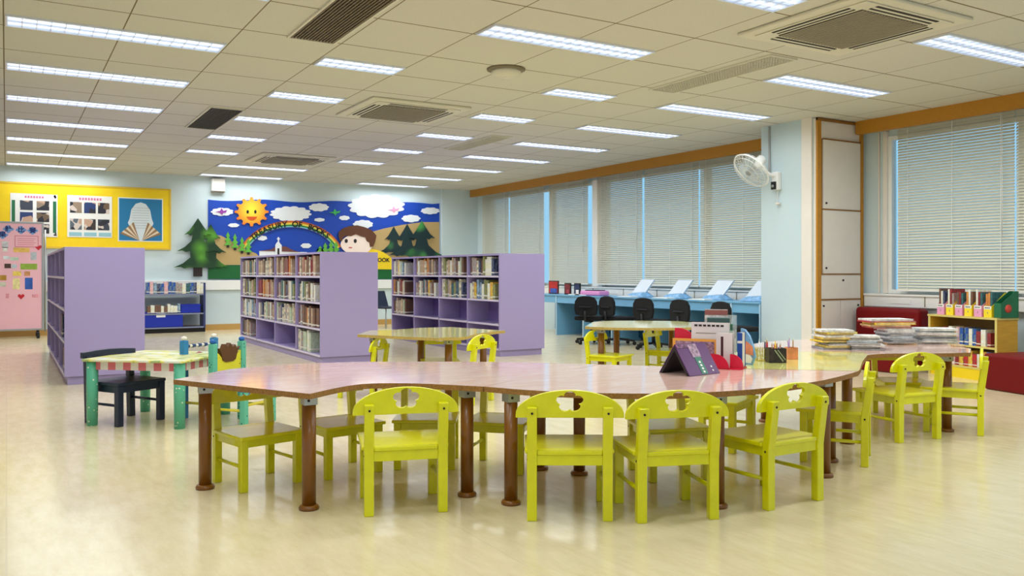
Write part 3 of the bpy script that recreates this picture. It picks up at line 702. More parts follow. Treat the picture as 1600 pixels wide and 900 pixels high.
# ------------------------------------------------------------------ books
def book_mat(i, base, kind):
    nm = 'book_cover_%d' % i
    m = mat(nm, base, rough=.4)
    n = m.node_tree.nodes; l = m.node_tree.links.new; t_ = n.new('ShaderNodeTexCoord'); s = n.new('ShaderNodeSeparateXYZ'); l(t_.outputs['Object'], s.inputs[0])
    # label band near the foot of the spine and a title band above it, a noisy print between
    no = n.new('ShaderNodeTexNoise'); no.inputs['Scale'].default_value = 40; no.inputs['Detail'].default_value = 2
    mp = n.new('ShaderNodeMapping'); mp.inputs['Scale'].default_value = (1, 1.0, .55); mp.inputs['Location'].default_value = (i*3.1, i*1.7, 0); l(t_.outputs['Object'], mp.inputs[0]); l(mp.outputs[0], no.inputs[0])
    cr = n.new('ShaderNodeValToRGB'); cr.color_ramp.elements[0].position = .46; cr.color_ramp.elements[1].position = .56
    alt = [(236, 232, 220), (40, 44, 52), (200, 60, 40), (60, 90, 130), (226, 206, 90)][i % 5]
    cr.color_ramp.elements[0].color = rgb(base); cr.color_ramp.elements[1].color = rgb([(b*2+a)/3 for b, a in zip(base, alt)]); l(no.outputs[0], cr.inputs[0])
    c1 = n.new('ShaderNodeMath'); c1.operation = 'COMPARE'; c1.inputs[1].default_value = .03+.006*(i%3); c1.inputs[2].default_value = .009; l(s.outputs[2], c1.inputs[0])
    x = n.new('ShaderNodeMix'); x.data_type = 'RGBA'; l(c1.outputs[0], x.inputs[0]); l(cr.outputs[0], x.inputs[6]); x.inputs[7].default_value = rgb((226, 222, 208))
    l(x.outputs[2], n['Principled BSDF'].inputs['Base Color']); return m
BC = [('tan', (186, 156, 122)), ('cream', (226, 216, 188)), ('grey', (160, 164, 160)), ('brown', (124, 84, 58)), ('white', (232, 234, 230)), ('navy', (44, 56, 92)), ('teal', (60, 112, 116)), ('maroon', (128, 44, 50)), ('olive', (150, 150, 84)), ('orange', (206, 124, 64)), ('pale green', (176, 194, 164)), ('pale blue', (150, 178, 204)), ('yellow', (222, 196, 70)), ('red', (190, 40, 36)), ('blue', (36, 84, 170)), ('pink', (224, 170, 176))]
BMESH = {}
def book_mesh(ci):
    """unit-ish book: spine at x=0 facing -x, thickness along y, 0.04 x 0.17 x 0.24"""
    if ci in BMESH: return BMESH[ci]
    b = MB(); th, dp, hh = .04, .17, .24
    b.box(0, 0, 0, .004, th, hh, 0); b.box(.004, 0, 0, dp, .003, hh, 0); b.box(.004, th-.003, 0, dp, th, hh, 0); b.box(.004, .003, .005, dp-.005, th-.003, hh-.005, 1)
    o = b.build('book', [book_mat(ci, BC[ci][1], 0), M_pages]); BMESH[ci] = o; return o
BFIRST = set()
NBOOK = 0
def put_book(ci, loc, rz, th, hh, label, group, lean=0, dp=.17, name='library_book', cat='book'):
    global NBOOK
    src = book_mesh(ci)
    if ci in BFIRST: o = src.copy(); COL.objects.link(o)
    else: o = src; BFIRST.add(ci)
    o.name = name; o.location = loc; o.rotation_euler = (lean, 0, rz); o.scale = (dp/.17, th/.04, hh/.24); NBOOK += 1
    tag(o, label, cat, group); return o

# ------------------------------------------------------------------ lilac bookcases
ORD = ['first', 'second', 'third', 'fourth']; SH = ['top', 'second', 'third', 'bottom']
def bookcase(x0, x1, y0, y1, label, which, hgt=1.475, facing=-1):
    """shelves open towards -x"""
    t = thing('bookcase', label, 'bookcase', ((x0+x1)/2, (y0+y1)/2, 0)); a, b = (x1-x0)/2, (y1-y0)/2; e = .028
    MB().box(-a+.03, -b+.03, 0, a-.03, b-.03, .1).build('plinth', M_lilac, t)
    MB().box(-a, -b, .09, a, -b+e, hgt).build('end_panel', M_lilac, t, bevel=.002); MB().box(-a, b-e, .09, a, b, hgt).build('end_panel', M_lilac, t, bevel=.002)
    MB().box(-a, -b+e, hgt-e, a, b-e, hgt-.001).build('top_board', M_lilac, t)
    MB().box(-.01, -b+e, .11, .01, b-e, hgt-e).build('back_panel', M_lilacs, t)
    for k in range(1, 4): yy = -b+2*b*k/4; MB().box(-a, yy-e/2, .11, a, yy+e/2, hgt-e).build('divider', [M_lilac], t)
    for s in range(4):
        z = .09+.347*s
        for k in range(4):
            ya, yb2 = -b+2*b*k/4+e/2+(.014 if k == 0 else 0), -b+2*b*(k+1)/4-e/2-(.014 if k == 3 else 0)
            q = MB().box(-a+.004, ya, z, a-.004, yb2, z+.024, 0); q.box(-a, ya, z, -a+.004, yb2, z+.026, 1); q.build('shelf', [M_lilac, M_lilace], t)
    return t
XM, YM0, YM1 = 3.53, 10.85, 15.28
bookcase(XM, 4.33, YM0, YM1, 'lilac double-sided bookcase full of books in front of the mural', 'm')
XR, YR0, YR1 = 6.03, 10.5, 14.45
bookcase(XR, 6.79, YR0, YR1, 'lilac double-sided bookcase nearest the windows, half its shelves empty', 'r')
XL, YL0, YL1 = .53, 10.2, 14.6
bookcase(XL, 1.32, YL0, YL1, 'lilac bookcase at left seen from its plain end panel', 'l')
def fill(x, y0, y1, col, shelf, n_, fillto, which, pal, from_far=True, hmax=.29):
    pitch = (y1-y0)/4; ya = y0+pitch*col+.035; yb2 = y0+pitch*(col+1)-.035; z = .09+.347*shelf+.0265
    width = (yb2-ya)*fillto; n = n_; th = width/n; y = yb2
    colname = ORD[3-col]; sname = SH[3-shelf]
    for k in range(n):
        ci = random.choice(pal); tt = th*random.uniform(.72, 1.0); y -= tt+.003
        if y < ya: break
        hh = random.uniform(.215, hmax)
        put_book(ci, (x+.03+random.uniform(-.01, .015), y, z), 0, tt, hh,
                 '%s book, %s shelf of %s bookcase, %s bay from far end' % (BC[ci][0], sname, which, colname), 'books on the %s bookcase' % which)
random.seed(11)
PAL = [0, 0, 1, 2, 3, 4, 5, 6, 8, 10, 1, 2]; WARM = [0, 3, 9, 7, 1, 0, 2]; GREY = [4, 2, 10, 1, 11, 4, 8]
for shelf in (3, 2, 1):
    for col in range(4):
        pal = random.choice([PAL, WARM, GREY])
        fill(XM, YM0, YM1, col, shelf, 12, random.choice([.95, .9, .97, .82]), 'middle lilac', pal)
fill(XM, YM0, YM1, 3, 0, 8, .6, 'middle lilac', PAL); fill(XM, YM0, YM1, 0, 0, 8, .62, 'middle lilac', GREY)
for shelf in (3, 2):
    for col in range(4): fill(XR, YR0, YR1, col, shelf, 11, .6 if col == 3 else .93, 'right lilac', [PAL, WARM, GREY, PAL][(col+shelf) % 4]+[12, 4])
fill(XR, YR0, YR1, 3, 1, 9, .6, 'right lilac', PAL)
# white bookends left on the empty shelves
bk = None
for col in (0, 1, 2):
    pitch = (YR1-YR0)/4; y = YR0+pitch*col+.05; z = .09+.347+.0265
    if bk is None:
        bk = MB().box(0, 0, 0, .18, .14, .002).box(0, 0, .002, .18, .003, .14).build('bookend', M_white, bevel=.001); o = bk
    else: o = bk.copy(); COL.objects.link(o)
    o.location = (XR+.03, y, z)
    tag(o, 'white bookend on empty shelf of the right bookcase, %s bay from near end' % ORD[col], 'bookend', 'white bookends on the empty lilac shelves')
# few books seen edge-on in the left bookcase
for s in range(2):
    for k in range(4): put_book([5, 3, 7, 2][k], (XL+.02, YL0+.3+k*.09+.5*s, .09+.347*s+.0265), 0, .06, .25, 'dark book low in the left lilac bookcase, %s shelf' % ('bottom' if s == 0 else 'third'), 'books in the left bookcase')

# ------------------------------------------------------------------ navy wall shelf
x0, x1 = on_y(18.1, 196), on_y(18.1, 320)
t = thing('low_shelf_unit', 'navy steel shelf unit against the back wall under the pine tree', 'shelf', ((x0+x1)/2, 18.22, 0)); a = (x1-x0)/2
def navy_z(py): return on_y(18.05, 270, py)[1]
zs = [navy_z(511), navy_z(489.5), navy_z(459)]
MB().box(-a, -.17, 0, a, .2, zs[0]-.03).build('plinth', M_dark, t)
MB().box(a-.04, -.2, zs[0]-.03, a, .2, navy_z(442)).build('side_panel', M_navy, t); MB().box(-a, -.2, zs[0]-.03, -a+.04, .2, navy_z(442)).build('side_panel', M_navy, t)
for z in zs: q = MB().box(-a+.04, -.2, z-.03, a-.04, .2, z, 0); q.box(-a+.04, -.205, z-.028, a-.04, -.2, z, 1); q.build('shelf', [M_navy, mat('shelf_lip', (130, 136, 160), rough=.4)], t)
bx = thing('storage_bin', 'deep blue plastic bin with a white label on the bottom navy shelf', 'bin', (on_y(18.05, 254), 18.2, zs[0]))
MB().box(-.45, -.17, 0, .38, .15, .3).build('bin_body', M_bluebox, bx, bevel=.01); MB().box(-.12, -.176, .2, .05, -.17, .28).build('label_card', M_paper, bx)
bx = thing('storage_bin', 'deep blue plastic tray at the right of the middle navy shelf', 'bin', (on_y(18.05, 299), 18.2, zs[1]))
MB().box(-.2, -.17, 0, .17, .15, .17).build('bin_body', M_bluebox, bx, bevel=.01); MB().box(-.21, -.18, .15, .18, .16, .175).build('rim', M_bluebox, bx)
random.seed(21)
x = on_y(18.05, 229)
while x < on_y(18.05, 315):
    th = random.uniform(.05, .075); ci = random.choice([5, 4, 11, 15, 7, 2, 14, 6])
    put_book(ci, (x+th, 18.03, zs[2]+.001), PI/2, th, random.uniform(.2, .24), '%s book standing on the top navy shelf by the wall' % BC[ci][0], 'books on the navy shelf'); x += th+.003
x = on_y(18.05, 230)
while x < on_y(18.05, 280):
    th = random.uniform(.05, .07); ci = random.choice([4, 1, 11, 3, 4, 5])
    put_book(ci, (x+th, 18.03, zs[1]+.001), PI/2, th, random.uniform(.14, .2), '%s comic book on the middle navy shelf beside the blue tray' % BC[ci][0], 'comics on the navy shelf'); x += th+.003

# ------------------------------------------------------------------ computer desks
DY = [8.5, 9.05, 10.12, 11.02, 11.91, 12.77, 13.66, 14.6]
dl = ['next to the white column', 'second from the white column', 'third from the white column', 'fourth from the white column', 'fifth from the white column', 'next to last before the lilac bookcase', 'partly hidden behind the lilac bookcase']
for k in range(7):
    y0, y1 = DY[k], DY[k+1]; t = thing('computer_desk', 'sky blue desk bay against the windows, %s' % dl[k], 'desk', (9.1, (y0+y1)/2, 0), 0, 'row of blue desks under the windows'); b = (y1-y0)/2
    MB().box(0, -b+.001, .755, .7, b-.001, .78).build('desktop', [M_desk], t, bevel=.003)
    MB().box(.02, -b+.02, .62, .04, b-.001, .755).build('front_rail', M_desk, t)
    q = MB().box(.02, -b+.001, 0, .66, -b+.02, .755, 0); q.box(0, -b+.001, 0, .02, -b+.02, .755, 1); q.build('side_panel', [M_desk, M_deske], t)
    MB().box(.6, -b+.02, .05, .62, b-.001, .755).build('back_panel', M_deskd, t)
# plastic covers standing on the desks
m_cov = mat('white_plastic_cover', (226, 236, 246), rough=.35, alpha=.92); m_cvb = mat('pale_blue_cover', (130, 180, 224), rough=.4, var=.3, vscale=16)
for i, px in enumerate((1002, 1060, 1122, 1185)):
    y = on_x(9.45, px); 
    if i == 3: y = max(y, 8.75)
    t = thing('screen_cover', 'white sheet cover over a computer screen on the blue desk, %s from the left' % ORD[i], 'cover', (9.42, y, .781), 0, 'covered computer screens on the desks')
    MB().add([(-.02, .24, .02), (-.02, -.10, .02), (.1, -.26, .30), (.1, .08, .30), (.02, .24, .02), (.02, -.10, .02), (.13, -.26, .30), (.13, .08, .30)], [(0,1,2,3),(7,6,5,4),(0,4,5,1),(1,5,6,2),(2,6,7,3),(3,7,4,0)]).build('white_sheet', m_cov, t)
    MB().add([(-.13, -.22, 0), (.16, -.22, 0), (.16, .26, 0), (-.13, .26, 0), (-.08, -.14, .07), (.08, -.1, .1), (.08, .14, .09), (-.08, .2, .05)], [(3,2,1,0),(4,5,6,7),(0,1,5,4),(1,2,6,5),(2,3,7,6),(3,0,4,7)]).build('keyboard_cover', m_cvb, t, bevel=.02)
# picture books standing on the far desks
pbs = ((866, .30, .26, 13, 'red picture book with a blue lower half propped up on the far blue desk'), (888, .17, .22, 7, 'dark maroon book propped up on the desk between two others'), (903, .16, .22, 5, 'black book with a white square propped up left of the first office chair'))
for px, wy, hh, ci, lb in pbs:
    t = thing('picture_book', lb, 'book', (9.3, on_x(9.3, px), .781), 0)
    MB().box(-.02, -wy/2-.02, 0, .0, wy/2+.02, hh).build('cover', M_black if ci != 13 else mat('pb_dark', (60, 36, 30), rough=.4), t)
    MB().box(-.024, -wy/2, .02, -.02, wy/2, hh-.02).build('cover_print', mat('pb_%d' % ci, BC[ci][1], rough=.35, var=.35, vscale=14), t)
    MB().box(-.028, -wy/2+.02, .02, -.024, wy/2-.05, hh*.42).build('cover_panel', mat('pbp_%d' % ci, ((60, 90, 170) if ci == 13 else (230, 226, 224) if ci == 5 else (170, 60, 70)), rough=.4, var=.3, vscale=22), t)
    MB().box(0, -wy/2, 0, .1, wy/2, .006).build('stand', M_clear, t)
t = thing('cushion', 'pink folded cloth on the desk behind the leftmost office chair', 'cloth', (9.25, on_x(9.25, 929), .781))
MB().box(-.12, -.3, 0, .12, .3, .09).build('pink_cloth', mat('cloth_pink', (224, 150, 206), rough=.8), t, bevel=.03, seg=3)
MB().box(-.1, -.22, .09, .08, .16, .105).build('dark_fold', M_navyp, t, bevel=.004)
for k, px in enumerate((905, 915, 984, 1040, 1098)):
    o = MB().box(-.13, -.18, 0, .1, .18, .012).box(-.11, -.16, .012, .08, .16, .016).build('paper_stack', M_paper); o.location = (9.26, on_x(9.26, px), .781)
    tag(o, 'thin stack of white paper on the blue desk, %s from the left' % (['first', 'second', 'third', 'fourth', 'fifth'][k]), 'paper', 'papers on the desks')

# office chairs
def office_chair():
    t = thing('office_chair', 'x', 'office chair', (0,0,0))
    MB().box(-.23, -.23, .40, .23, .23, .47).build('seat', M_blackfab, t, bevel=.03, seg=3)
    p = [(-.19, .50), (-.21, .60), (-.2, .72), (-.15, .79), (-.05, .81), (.05, .81), (.15, .79), (.2, .72), (.21, .60), (.19, .50), (.1, .48), (-.1, .48)]
    MB().prism(p, 0, .05, 0, Matrix(((0,0,1,-.26),(1,0,0,0),(0,1,0,0),(0,0,0,1)))).build('backrest', M_blackfab, t, bevel=.015, seg=3)
    MB().box(-.275, -.11, .62, -.258, .11, .64).build('grip_slot', mat('grip_grey', (46, 46, 50), rough=.4), t)
    MB().tube([(-.05, 0, .38), (-.26, 0, .40), (-.275, 0, .56)], .02, 8).build('back_bar', M_black, t)
    MB().tube([(0, 0, .1), (0, 0, .40)], .028, 12).build('gas_column', M_black, t)
    s = MB()
    for k in range(5): a = k*2*PI/5+.3; s.bar((0, 0, .1), (.28*math.cos(a), .28*math.sin(a), .07), .04, .03)
    b = s.build('star_base', M_black, t)
    for k in range(5):
        a = k*2*PI/5+.3; c = Vector((.28*math.cos(a), .28*math.sin(a), .03)); d = Vector((-math.sin(a), math.cos(a), 0))*.018
        MB().tube([c-d, c+d], .03, 10).build('caster', M_black, b)
    return t
oc = office_chair()
ol = ['leftmost', 'second from the left', 'third from the left', 'fourth from the left', 'rightmost']
for i, (px, X, rz) in enumerate(((925, 8.5, .5), (966, 8.78, 0), (1021, 8.72, .15), (1081, 8.72, 0), (1148, 8.55, -.1))):
    o = oc if i == 0 else copy_tree(oc); o.location = (X, on_x(X, px), 0); o.rotation_euler = (0, 0, rz)
    o['label'] = 'black fabric office chair at the blue desks, %s' % ol[i]; o['group'] = 'black office chairs at the computer desks'
# blue shell chair beyond, between the bookcases
loc = at(602, 515); t = thing('shell_chair', 'dark blue plastic shell chair by the back wall between the bookcases', 'chair', (on_y(17.3, 603), 17.3, 0), -1.2)
MB().prism([(-.2, .42), (.2, .42), (.2, .46), (-.12, .47), (-.24, .80), (-.29, .80), (-.24, .46)], -.2, .2, 0, Matrix(((1,0,0,0),(0,0,-1,0),(0,1,0,0),(0,0,0,1)))).build('shell', M_navyp, t, bevel=.02)
for a in ((-.18, -.17), (-.18, .17), (.18, -.17), (.18, .17)): MB().tube([(a[0]*.8, a[1]*.8, .43), (a[0]*1.2, a[1]*1.15, 0)], .012, 8).build('leg', M_metal, t)

# ------------------------------------------------------------------ lime chairs
def flower_arch():
    """half-moon backrest with a five-petal hole, in x/z, built as top and bottom fans around the hole"""
    w2, z0, z1 = .262, .498, .632; out = []
    N = 100
    def outer(a):
        # ray from the hole centre to the outline
        dx, dz = math.cos(a), math.sin(a); best = None; lo, hi = 0, 1
        for _ in range(40):
            md = (lo+hi)/2; x, z = md*dx, cz+md*dz
            inside = z > z0 and abs(x) < w2 and z < ztop(x)
            if inside: lo = md
            else: hi = md
        return (lo*dx, cz+lo*dz)
    cz = .575
    def ztop(x):
        u_ = abs(x)/w2
        return z0+.014+(z1-z0-.014)*math.sqrt(max(0, 1-u_**2.0))
    angs = sorted(set([2*PI*k/N for k in range(N)]+[math.atan2(z0-cz, w2), math.atan2(z0-cz, -w2)%(2*PI), math.atan2(z0-cz, w2)%(2*PI)]))
    angs = sorted({round(a % (2*PI), 5) for a in angs})
    O, I = [], []
    for a in angs:
        O.append(outer(a)); r = .038+.018*abs(math.cos(2.5*(a-PI/2)))**.6; I.append((r*1.2*math.cos(a), cz+r*.92*math.sin(a)))
    n = len(angs); b = MB(); y0, y1 = .0, .02
    vs = [(x, y0, z) for x, z in O]+[(x, y0, z) for x, z in I]+[(x, y1, z) for x, z in O]+[(x, y1, z) for x, z in I]; fs = []
    for i in range(n):
        j = (i+1) % n
        fs += [(i, j, n+j, n+i), (2*n+j, 2*n+i, 3*n+i, 3*n+j), (j, i, 2*n+i, 2*n+j), (n+i, n+j, 3*n+j, 3*n+i)]
    b.add(vs, fs); return b
def lime_chair():
    t = thing('child_chair', 'x', 'chair', (0,0,0))
    hw, D = .183, .36
    MB().box(-hw-.035, .018, .318, hw+.035, D+.045, .340).box(-hw+.025, -.02, .318, hw-.025, .018, .340).build('seat', M_lime, t, bevel=.006, seg=2)
    fa = flower_arch(); M = Matrix.Translation((0, -.010, 0)) @ Matrix.Translation((0, 0, .5)) @ Matrix.Rotation(.07, 4, 'X') @ Matrix.Translation((0, 0, -.5))
    fa.v = [M @ v for v in fa.v]; fa.build('backrest', M_lime, t, bevel=.003, seg=2)
    for s in (-1, 1):
        b = MB(); w_ = .024; d_ = .022
        sec = [(0, 0), (0, .30), (-.034, .553)]
        vs = []
        for y, z in sec:
            for i, j in ((-1,-1),(1,-1),(1,1),(-1,1)): vs.append((s*hw+i*w_, y+j*d_, z))
        b.add(vs, [(3,2,1,0),(8,9,10,11)]+[(q*4+i, q*4+(i+1)%4, q*4+4+(i+1)%4, q*4+4+i) for q in (0, 1) for i in range(4)])
        lg = b.build('rear_leg', M_lime, t, bevel=.004)
        for z in (.525,):
            MB().tube([(s*hw, -.034+.003-.018, z), (s*hw, -.034-.021, z)], .006, 8).build('bolt', M_dark, lg)
        MB().box(s*hw-.024, D-.022, 0, s*hw+.024, D+.022, .318).build('front_leg', M_lime, t, bevel=.004)
        MB().box(s*hw-.011, .022, .268, s*hw+.011, D-.022, .318).build('side_rail', M_lime, t, bevel=.002)
        MB().tube([(s*hw, .02, .15), (s*hw, D-.02, .15)], .011, 8).build('stretcher', M_lime, t)
        MB().tube([(s*(hw+.023), 0, .295), (s*(hw+.0255), 0, .295)], .006, 8).build('bolt', M_dark, t)
    MB().box(-hw+.024, -.012, .268, hw-.024, .012, .318).build('rear_rail', M_lime, t, bevel=.002)
    MB().box(-hw+.024, D-.012, .268, hw-.024, D+.012, .318).build('front_rail', M_lime, t, bevel=.002)
    return t
lc = lime_chair(); lc_used = [False]
def place_chair(Lp, Rp, label, s=1.0, out=0.0, group='lime green children\'s chairs'):
    """Lp, Rp: feet of the rear legs, left and right as seen from behind"""
    Lp, Rp = Vector((Lp[0], Lp[1], 0)), Vector((Rp[0], Rp[1], 0)); c = (Lp+Rp)/2; d = (Rp-Lp).normalized(); fwd = Vector((-d.y, d.x, 0))
    c = c+fwd*(.022-out); o = lc if not lc_used[0] else copy_tree(lc); lc_used[0] = True
    o.location = c; o.rotation_euler = (0, 0, math.atan2(d.y, d.x)); o.scale = (s, s, s); o['label'] = label; o['group'] = group; return o
place_chair((1.53, 3.95), (1.88, 3.84), 'lime chair, back to us, at the dip of the pink table, leftmost in front')
place_chair((2.18, 3.48), (2.49, 3.29), 'lime chair square to the front of the pink table, left of a near twin')
place_chair((2.61, 3.18), (2.96, 3.05), 'lime chair below the purple tent-like book, seen from behind')
place_chair((3.31, 3.02), (3.69, 3.02), 'lime chair turned at an angle before the right end of the front pink table')
place_chair((4.54, 3.43), (4.86, 3.65), 'lime chair seen side-on at the yellow table end', out=.05)
place_chair((5.41, 3.78), (5.79, 3.73), 'lime chair with its back to us at the magazine table', out=.03)
place_chair((6.15, 3.65), (6.47, 3.84), 'lime chair at the right tip of the magazine table, its back seen edge-on', out=.05)
place_chair((1.37, 5.16), (1.02, 5.08), 'lime chair tucked fully under the left end of the pink table', .9)
place_chair((1.90, 5.18), (1.54, 5.13), 'lime chair under the pink table behind its second leg from the left', .9)
place_chair((2.53, 4.94), (2.21, 5.13), 'lime chair under the pink table seen through the leftmost front chair', .9)
place_chair((2.89, 4.55), (2.63, 4.82), 'lime chair under the pink table behind the pair of middle legs', .9)
place_chair((3.62, 4.01), (3.27, 4.12), 'lime chair on the inner side facing the chair below the purple book', .9)
place_chair((4.33, 4.62), (3.98, 4.46), 'lime chair on the inner side of the yellow table behind the book display')
place_chair((6.70, 4.50), (6.41, 4.72), 'lime chair facing us under the far side of the magazine table', .9)
place_chair((3.61, 6.80), (3.91, 6.99), 'lime chair at the right front of the middle pale yellow table', out=.03)
place_chair((3.00, 7.62), (3.24, 7.88), 'lime chair under the left corner of the middle pale yellow table', .9, group='lime green children\'s chairs')
place_chair((4.08, 8.02), (3.74, 8.16), 'lime chair on the far side of the middle pale yellow table, facing us', .9)
place_chair((5.76, 7.72), (5.47, 7.60), 'lime chair at the left corner of the far pale yellow table', .9)
place_chair((6.69, 7.86), (6.39, 7.72), 'lime chair under the middle of the far pale yellow table', .9)

# ------------------------------------------------------------------ big tables
def smooth_poly(pts, it=2, keep=()):
    """Chaikin-smooth the marked stretches: pts are (x, y, sharp)"""
    for _ in range(it):
        q = []; n = len(pts)
        for i in range(n):
            a, b = pts[i], pts[(i+1) % n]
            if a[2]: q.append(a)
            if not (a[2] and b[2]):
                if not a[2]: q.append((a[0]*.75+b[0]*.25, a[1]*.75+b[1]*.25, 0))
                if not b[2]: q.append((a[0]*.25+b[0]*.75, a[1]*.25+b[1]*.75, 0))
        pts = q
    return [(p[0], p[1]) for p in pts]
def table(name, label, pts, legs, mtop, medge, T=.605, th=.028, it=2, brk=True):
    c = Vector((sum(p[0] for p in pts)/len(pts), sum(p[1] for p in pts)/len(pts), 0)); t = thing(name, label, 'table', c)
    poly = [(x-c.x, y-c.y) for x, y in smooth_poly(pts, it)]
    MB().prism(poly, T-th, T, 0, None, 1).build('tabletop', [mtop, medge], t)
    for x, y in legs:
        lg = MB().lathe([(0, .02), (.035, .02), (.035, T-th-.045), (0, T-th-.045)], 20, 0, Matrix.Translation((x-c.x, y-c.y, 0))).build('leg', M_legw, t)
        MB().lathe([(0, 0), (.05, 0), (.052, .012), (.045, .022), (.033, .026), (0, .026)], 20, 0, Matrix.Translation((x-c.x, y-c.y, 0))).build('foot_ring', M_legw, lg)
        b = MB().box(x-c.x-.034, y-c.y-.034, T-th-.045, x-c.x+.034, y-c.y+.034, T-th, 0)
        b.tube([(x-c.x-.012, y-c.y-.034, T-th-.022), (x-c.x-.012, y-c.y-.037, T-th-.022)], .007, 8, 1); b.build('bracket', [M_metal, M_dark], lg)
    return t
A_pts = [(.80,5.04,1),(1.28,4.10,1),(1.54,4.30,0),(1.70,4.33,0),(1.92,4.18,0),(2.14,3.90,1),(2.72,4.17,1),(3.30,4.46,1),(2.79,4.97,0),(2.13,5.36,0),(1.64,5.52,0),(1.19,5.41,1),(.98,5.2,1)]
B_pts = [(2.145,3.897,1),(2.28,3.64,0),(2.47,3.43,0),(2.70,3.26,0),(2.95,3.155,0),(3.25,3.10,0),(3.55,3.11,0),(3.86,3.16,0),(4.15,3.25,0),(4.42,3.35,1),(3.93,3.79,1),(3.55,4.2,0),(3.305,4.455,1)]
C_pts = [(3.94,3.795,1),(4.43,3.357,1),(4.56,3.44,0),(4.95,3.72,0),(5.34,3.97,1),(5.5,4.12,1),(4.92,4.62,1),(4.72,4.66,0),(4.3,4.35,0)]
D_pts = [(5.505,4.122,1),(5.345,3.972,1),(5.48,3.99,0),(5.66,3.93,0),(5.82,3.82,0),(6.16,3.70,1),(6.50,3.90,1),(6.62,4.1,0),(6.95,4.5,1),(6.6,5.05,0),(5.95,5.25,0),(5.3,5.1,0),(4.925,4.622,1)]
table('activity_table', 'wavy pink-topped table, the left one of the front pair', A_pts, [(.95,4.94),(1.32,4.24),(2.13,4.06),(2.80,4.38)], M_pink, M_chip)
table('activity_table', 'curved pink-topped table carrying the purple book, right one of the front pair', B_pts, [(2.25,3.80),(2.93,4.15),(3.13,3.21),(4.14,3.37)], M_pink, M_chip)
table('activity_table', 'yellow-topped table joining the two pink tables, with the pencil boxes', C_pts, [(4.5,3.62),(5.09,3.95),(4.72,4.5)], M_yel, M_chip)
table('activity_table', 'curved pink-topped table under the piles of magazines', D_pts, [(6.12,3.86),(6.74,4.30),(6.4,4.98),(5.25,4.85)], M_pink, M_chip)
E_pts = [(2.91,7.82,1),(3.12,7.42,0),(3.38,7.0,1),(3.5,7.06,0),(3.6,6.93,0),(3.95,7.33,0),(4.42,7.58,1),(4.36,7.7,1),(4.18,8.35,1),(3.85,8.42,0),(3.62,8.3,0),(3.46,8.28,0),(3.22,8.28,1)]
table('activity_table', 'pale yellow wavy table in the middle, before the lilac bookcases', E_pts, [(3.09,7.85),(3.55,7.14),(4.2,7.65),(3.72,8.13)], M_yel2, M_chipl)
F_pts = [(5.5,7.68,1),(5.62,7.37,0),(5.85,7.2,0),(6.11,7.0,0),(6.6,6.95,0),(7.0,7.4,1),(7.1,7.96,1),(6.46,8.5,0),(6.07,8.32,1)]
table('activity_table', 'pale yellow table farther back, before the computer desks', F_pts, [(5.66,7.6),(6.26,8.1),(6.45,7.15),(6.9,7.85)], M_yel2, M_chipl)

# ------------------------------------------------------------------ painted children's table with its chairs
ang = math.radians(-41); t = thing('painted_table', 'small painted table with striped apron and green dotted legs', 'table', (1.09, 7.45, 0), ang)
m_kt = mat('kid_top', (240, 234, 120), rough=.3, coat=.3)
n = m_kt.node_tree.nodes; l = m_kt.node_tree.links.new; t_ = n.new('ShaderNodeTexCoord'); no = n.new('ShaderNodeTexNoise'); no.inputs['Scale'].default_value = 9; no.inputs['Detail'].default_value = 2; l(t_.outputs['Object'], no.inputs[0])
cr = n.new('ShaderNodeValToRGB'); e = cr.color_ramp.elements; e[0].position = .42; e[0].color = rgb((238, 228, 96)); e[1].position = .62; e[1].color = rgb((236, 240, 226)); k = e.new(.36); k.color = rgb((170, 190, 120)); l(no.outputs[0], cr.inputs[0]); l(cr.outputs[0], n['Principled BSDF'].inputs['Base Color'])
MB().box(-.43, -.40, .505, .43, .40, .525).build('tabletop', m_kt, t, bevel=.006)
ap = MB(); W = .36; m_ps = mat('stripe_pink', (216, 110, 120), rough=.4); 
for s in range(2):
    yy = -.35 if s == 0 else .35
    for k in range(11): x0 = -W+2*W*k/11; ap.box(x0, yy-.008, .44, x0+2*W/11, yy+.008, .505, k % 2)
    for k in range(11): y0 = -.33+.66*k/11; xx = -.38 if s == 0 else .38; ap.box(xx-.008, y0, .44, xx+.008, y0+.06, .505, k % 2)
ap.build('striped_apron', [m_ps, M_cream], t)
for x, y in ((-.375, -.345), (.375, -.345), (-.375, .345), (.375, .345)): MB().lathe([(0, 0), (.04, 0), (.043, .3), (.043, .505), (0, .505)], 18, 0, Matrix.Translation((x, y, 0))).build('leg', M_teal, t)
# navy chair
def place(o, Lp, Rp):
    Lp, Rp = Vector((*Lp, 0)), Vector((*Rp, 0)); d = (Rp-Lp).normalized(); o.location = (Lp+Rp)/2; o.rotation_euler = (0, 0, math.atan2(d.y, d.x))
t = thing('navy_chair', 'dark navy wooden child chair on the left side of the painted table', 'chair'); hw, D = .19, .37
place(t, (.91, 7.78), (.56, 7.58))
MB().box(-hw-.03, -.01, .315, hw+.03, D+.03, .34).build('seat', M_navyp, t, bevel=.006)
for s in (-1, 1):
    MB().bar((s*hw, 0, 0), (s*hw, -.02, .53), .05, .05).build('rear_leg', M_navyp, t, bevel=.004); MB().box(s*hw-.025, D-.025, 0, s*hw+.025, D+.025, .315).build('front_leg', M_navyp, t, bevel=.004)
    MB().tube([(s*hw, .02, .16), (s*hw, D-.02, .16)], .011, 8).build('stretcher', M_navyp, t); MB().box(s*hw-.012, .02, .26, s*hw+.012, D-.02, .315).build('side_rail', M_navyp, t)
MB().box(-hw+.02, D-.012, .26, hw-.02, D+.012, .315).build('front_rail', M_navyp, t)
cr_ = [(-.24, .515), (-.24, .562), (-.12, .572), (0, .576), (.12, .572), (.24, .562), (.24, .515)]
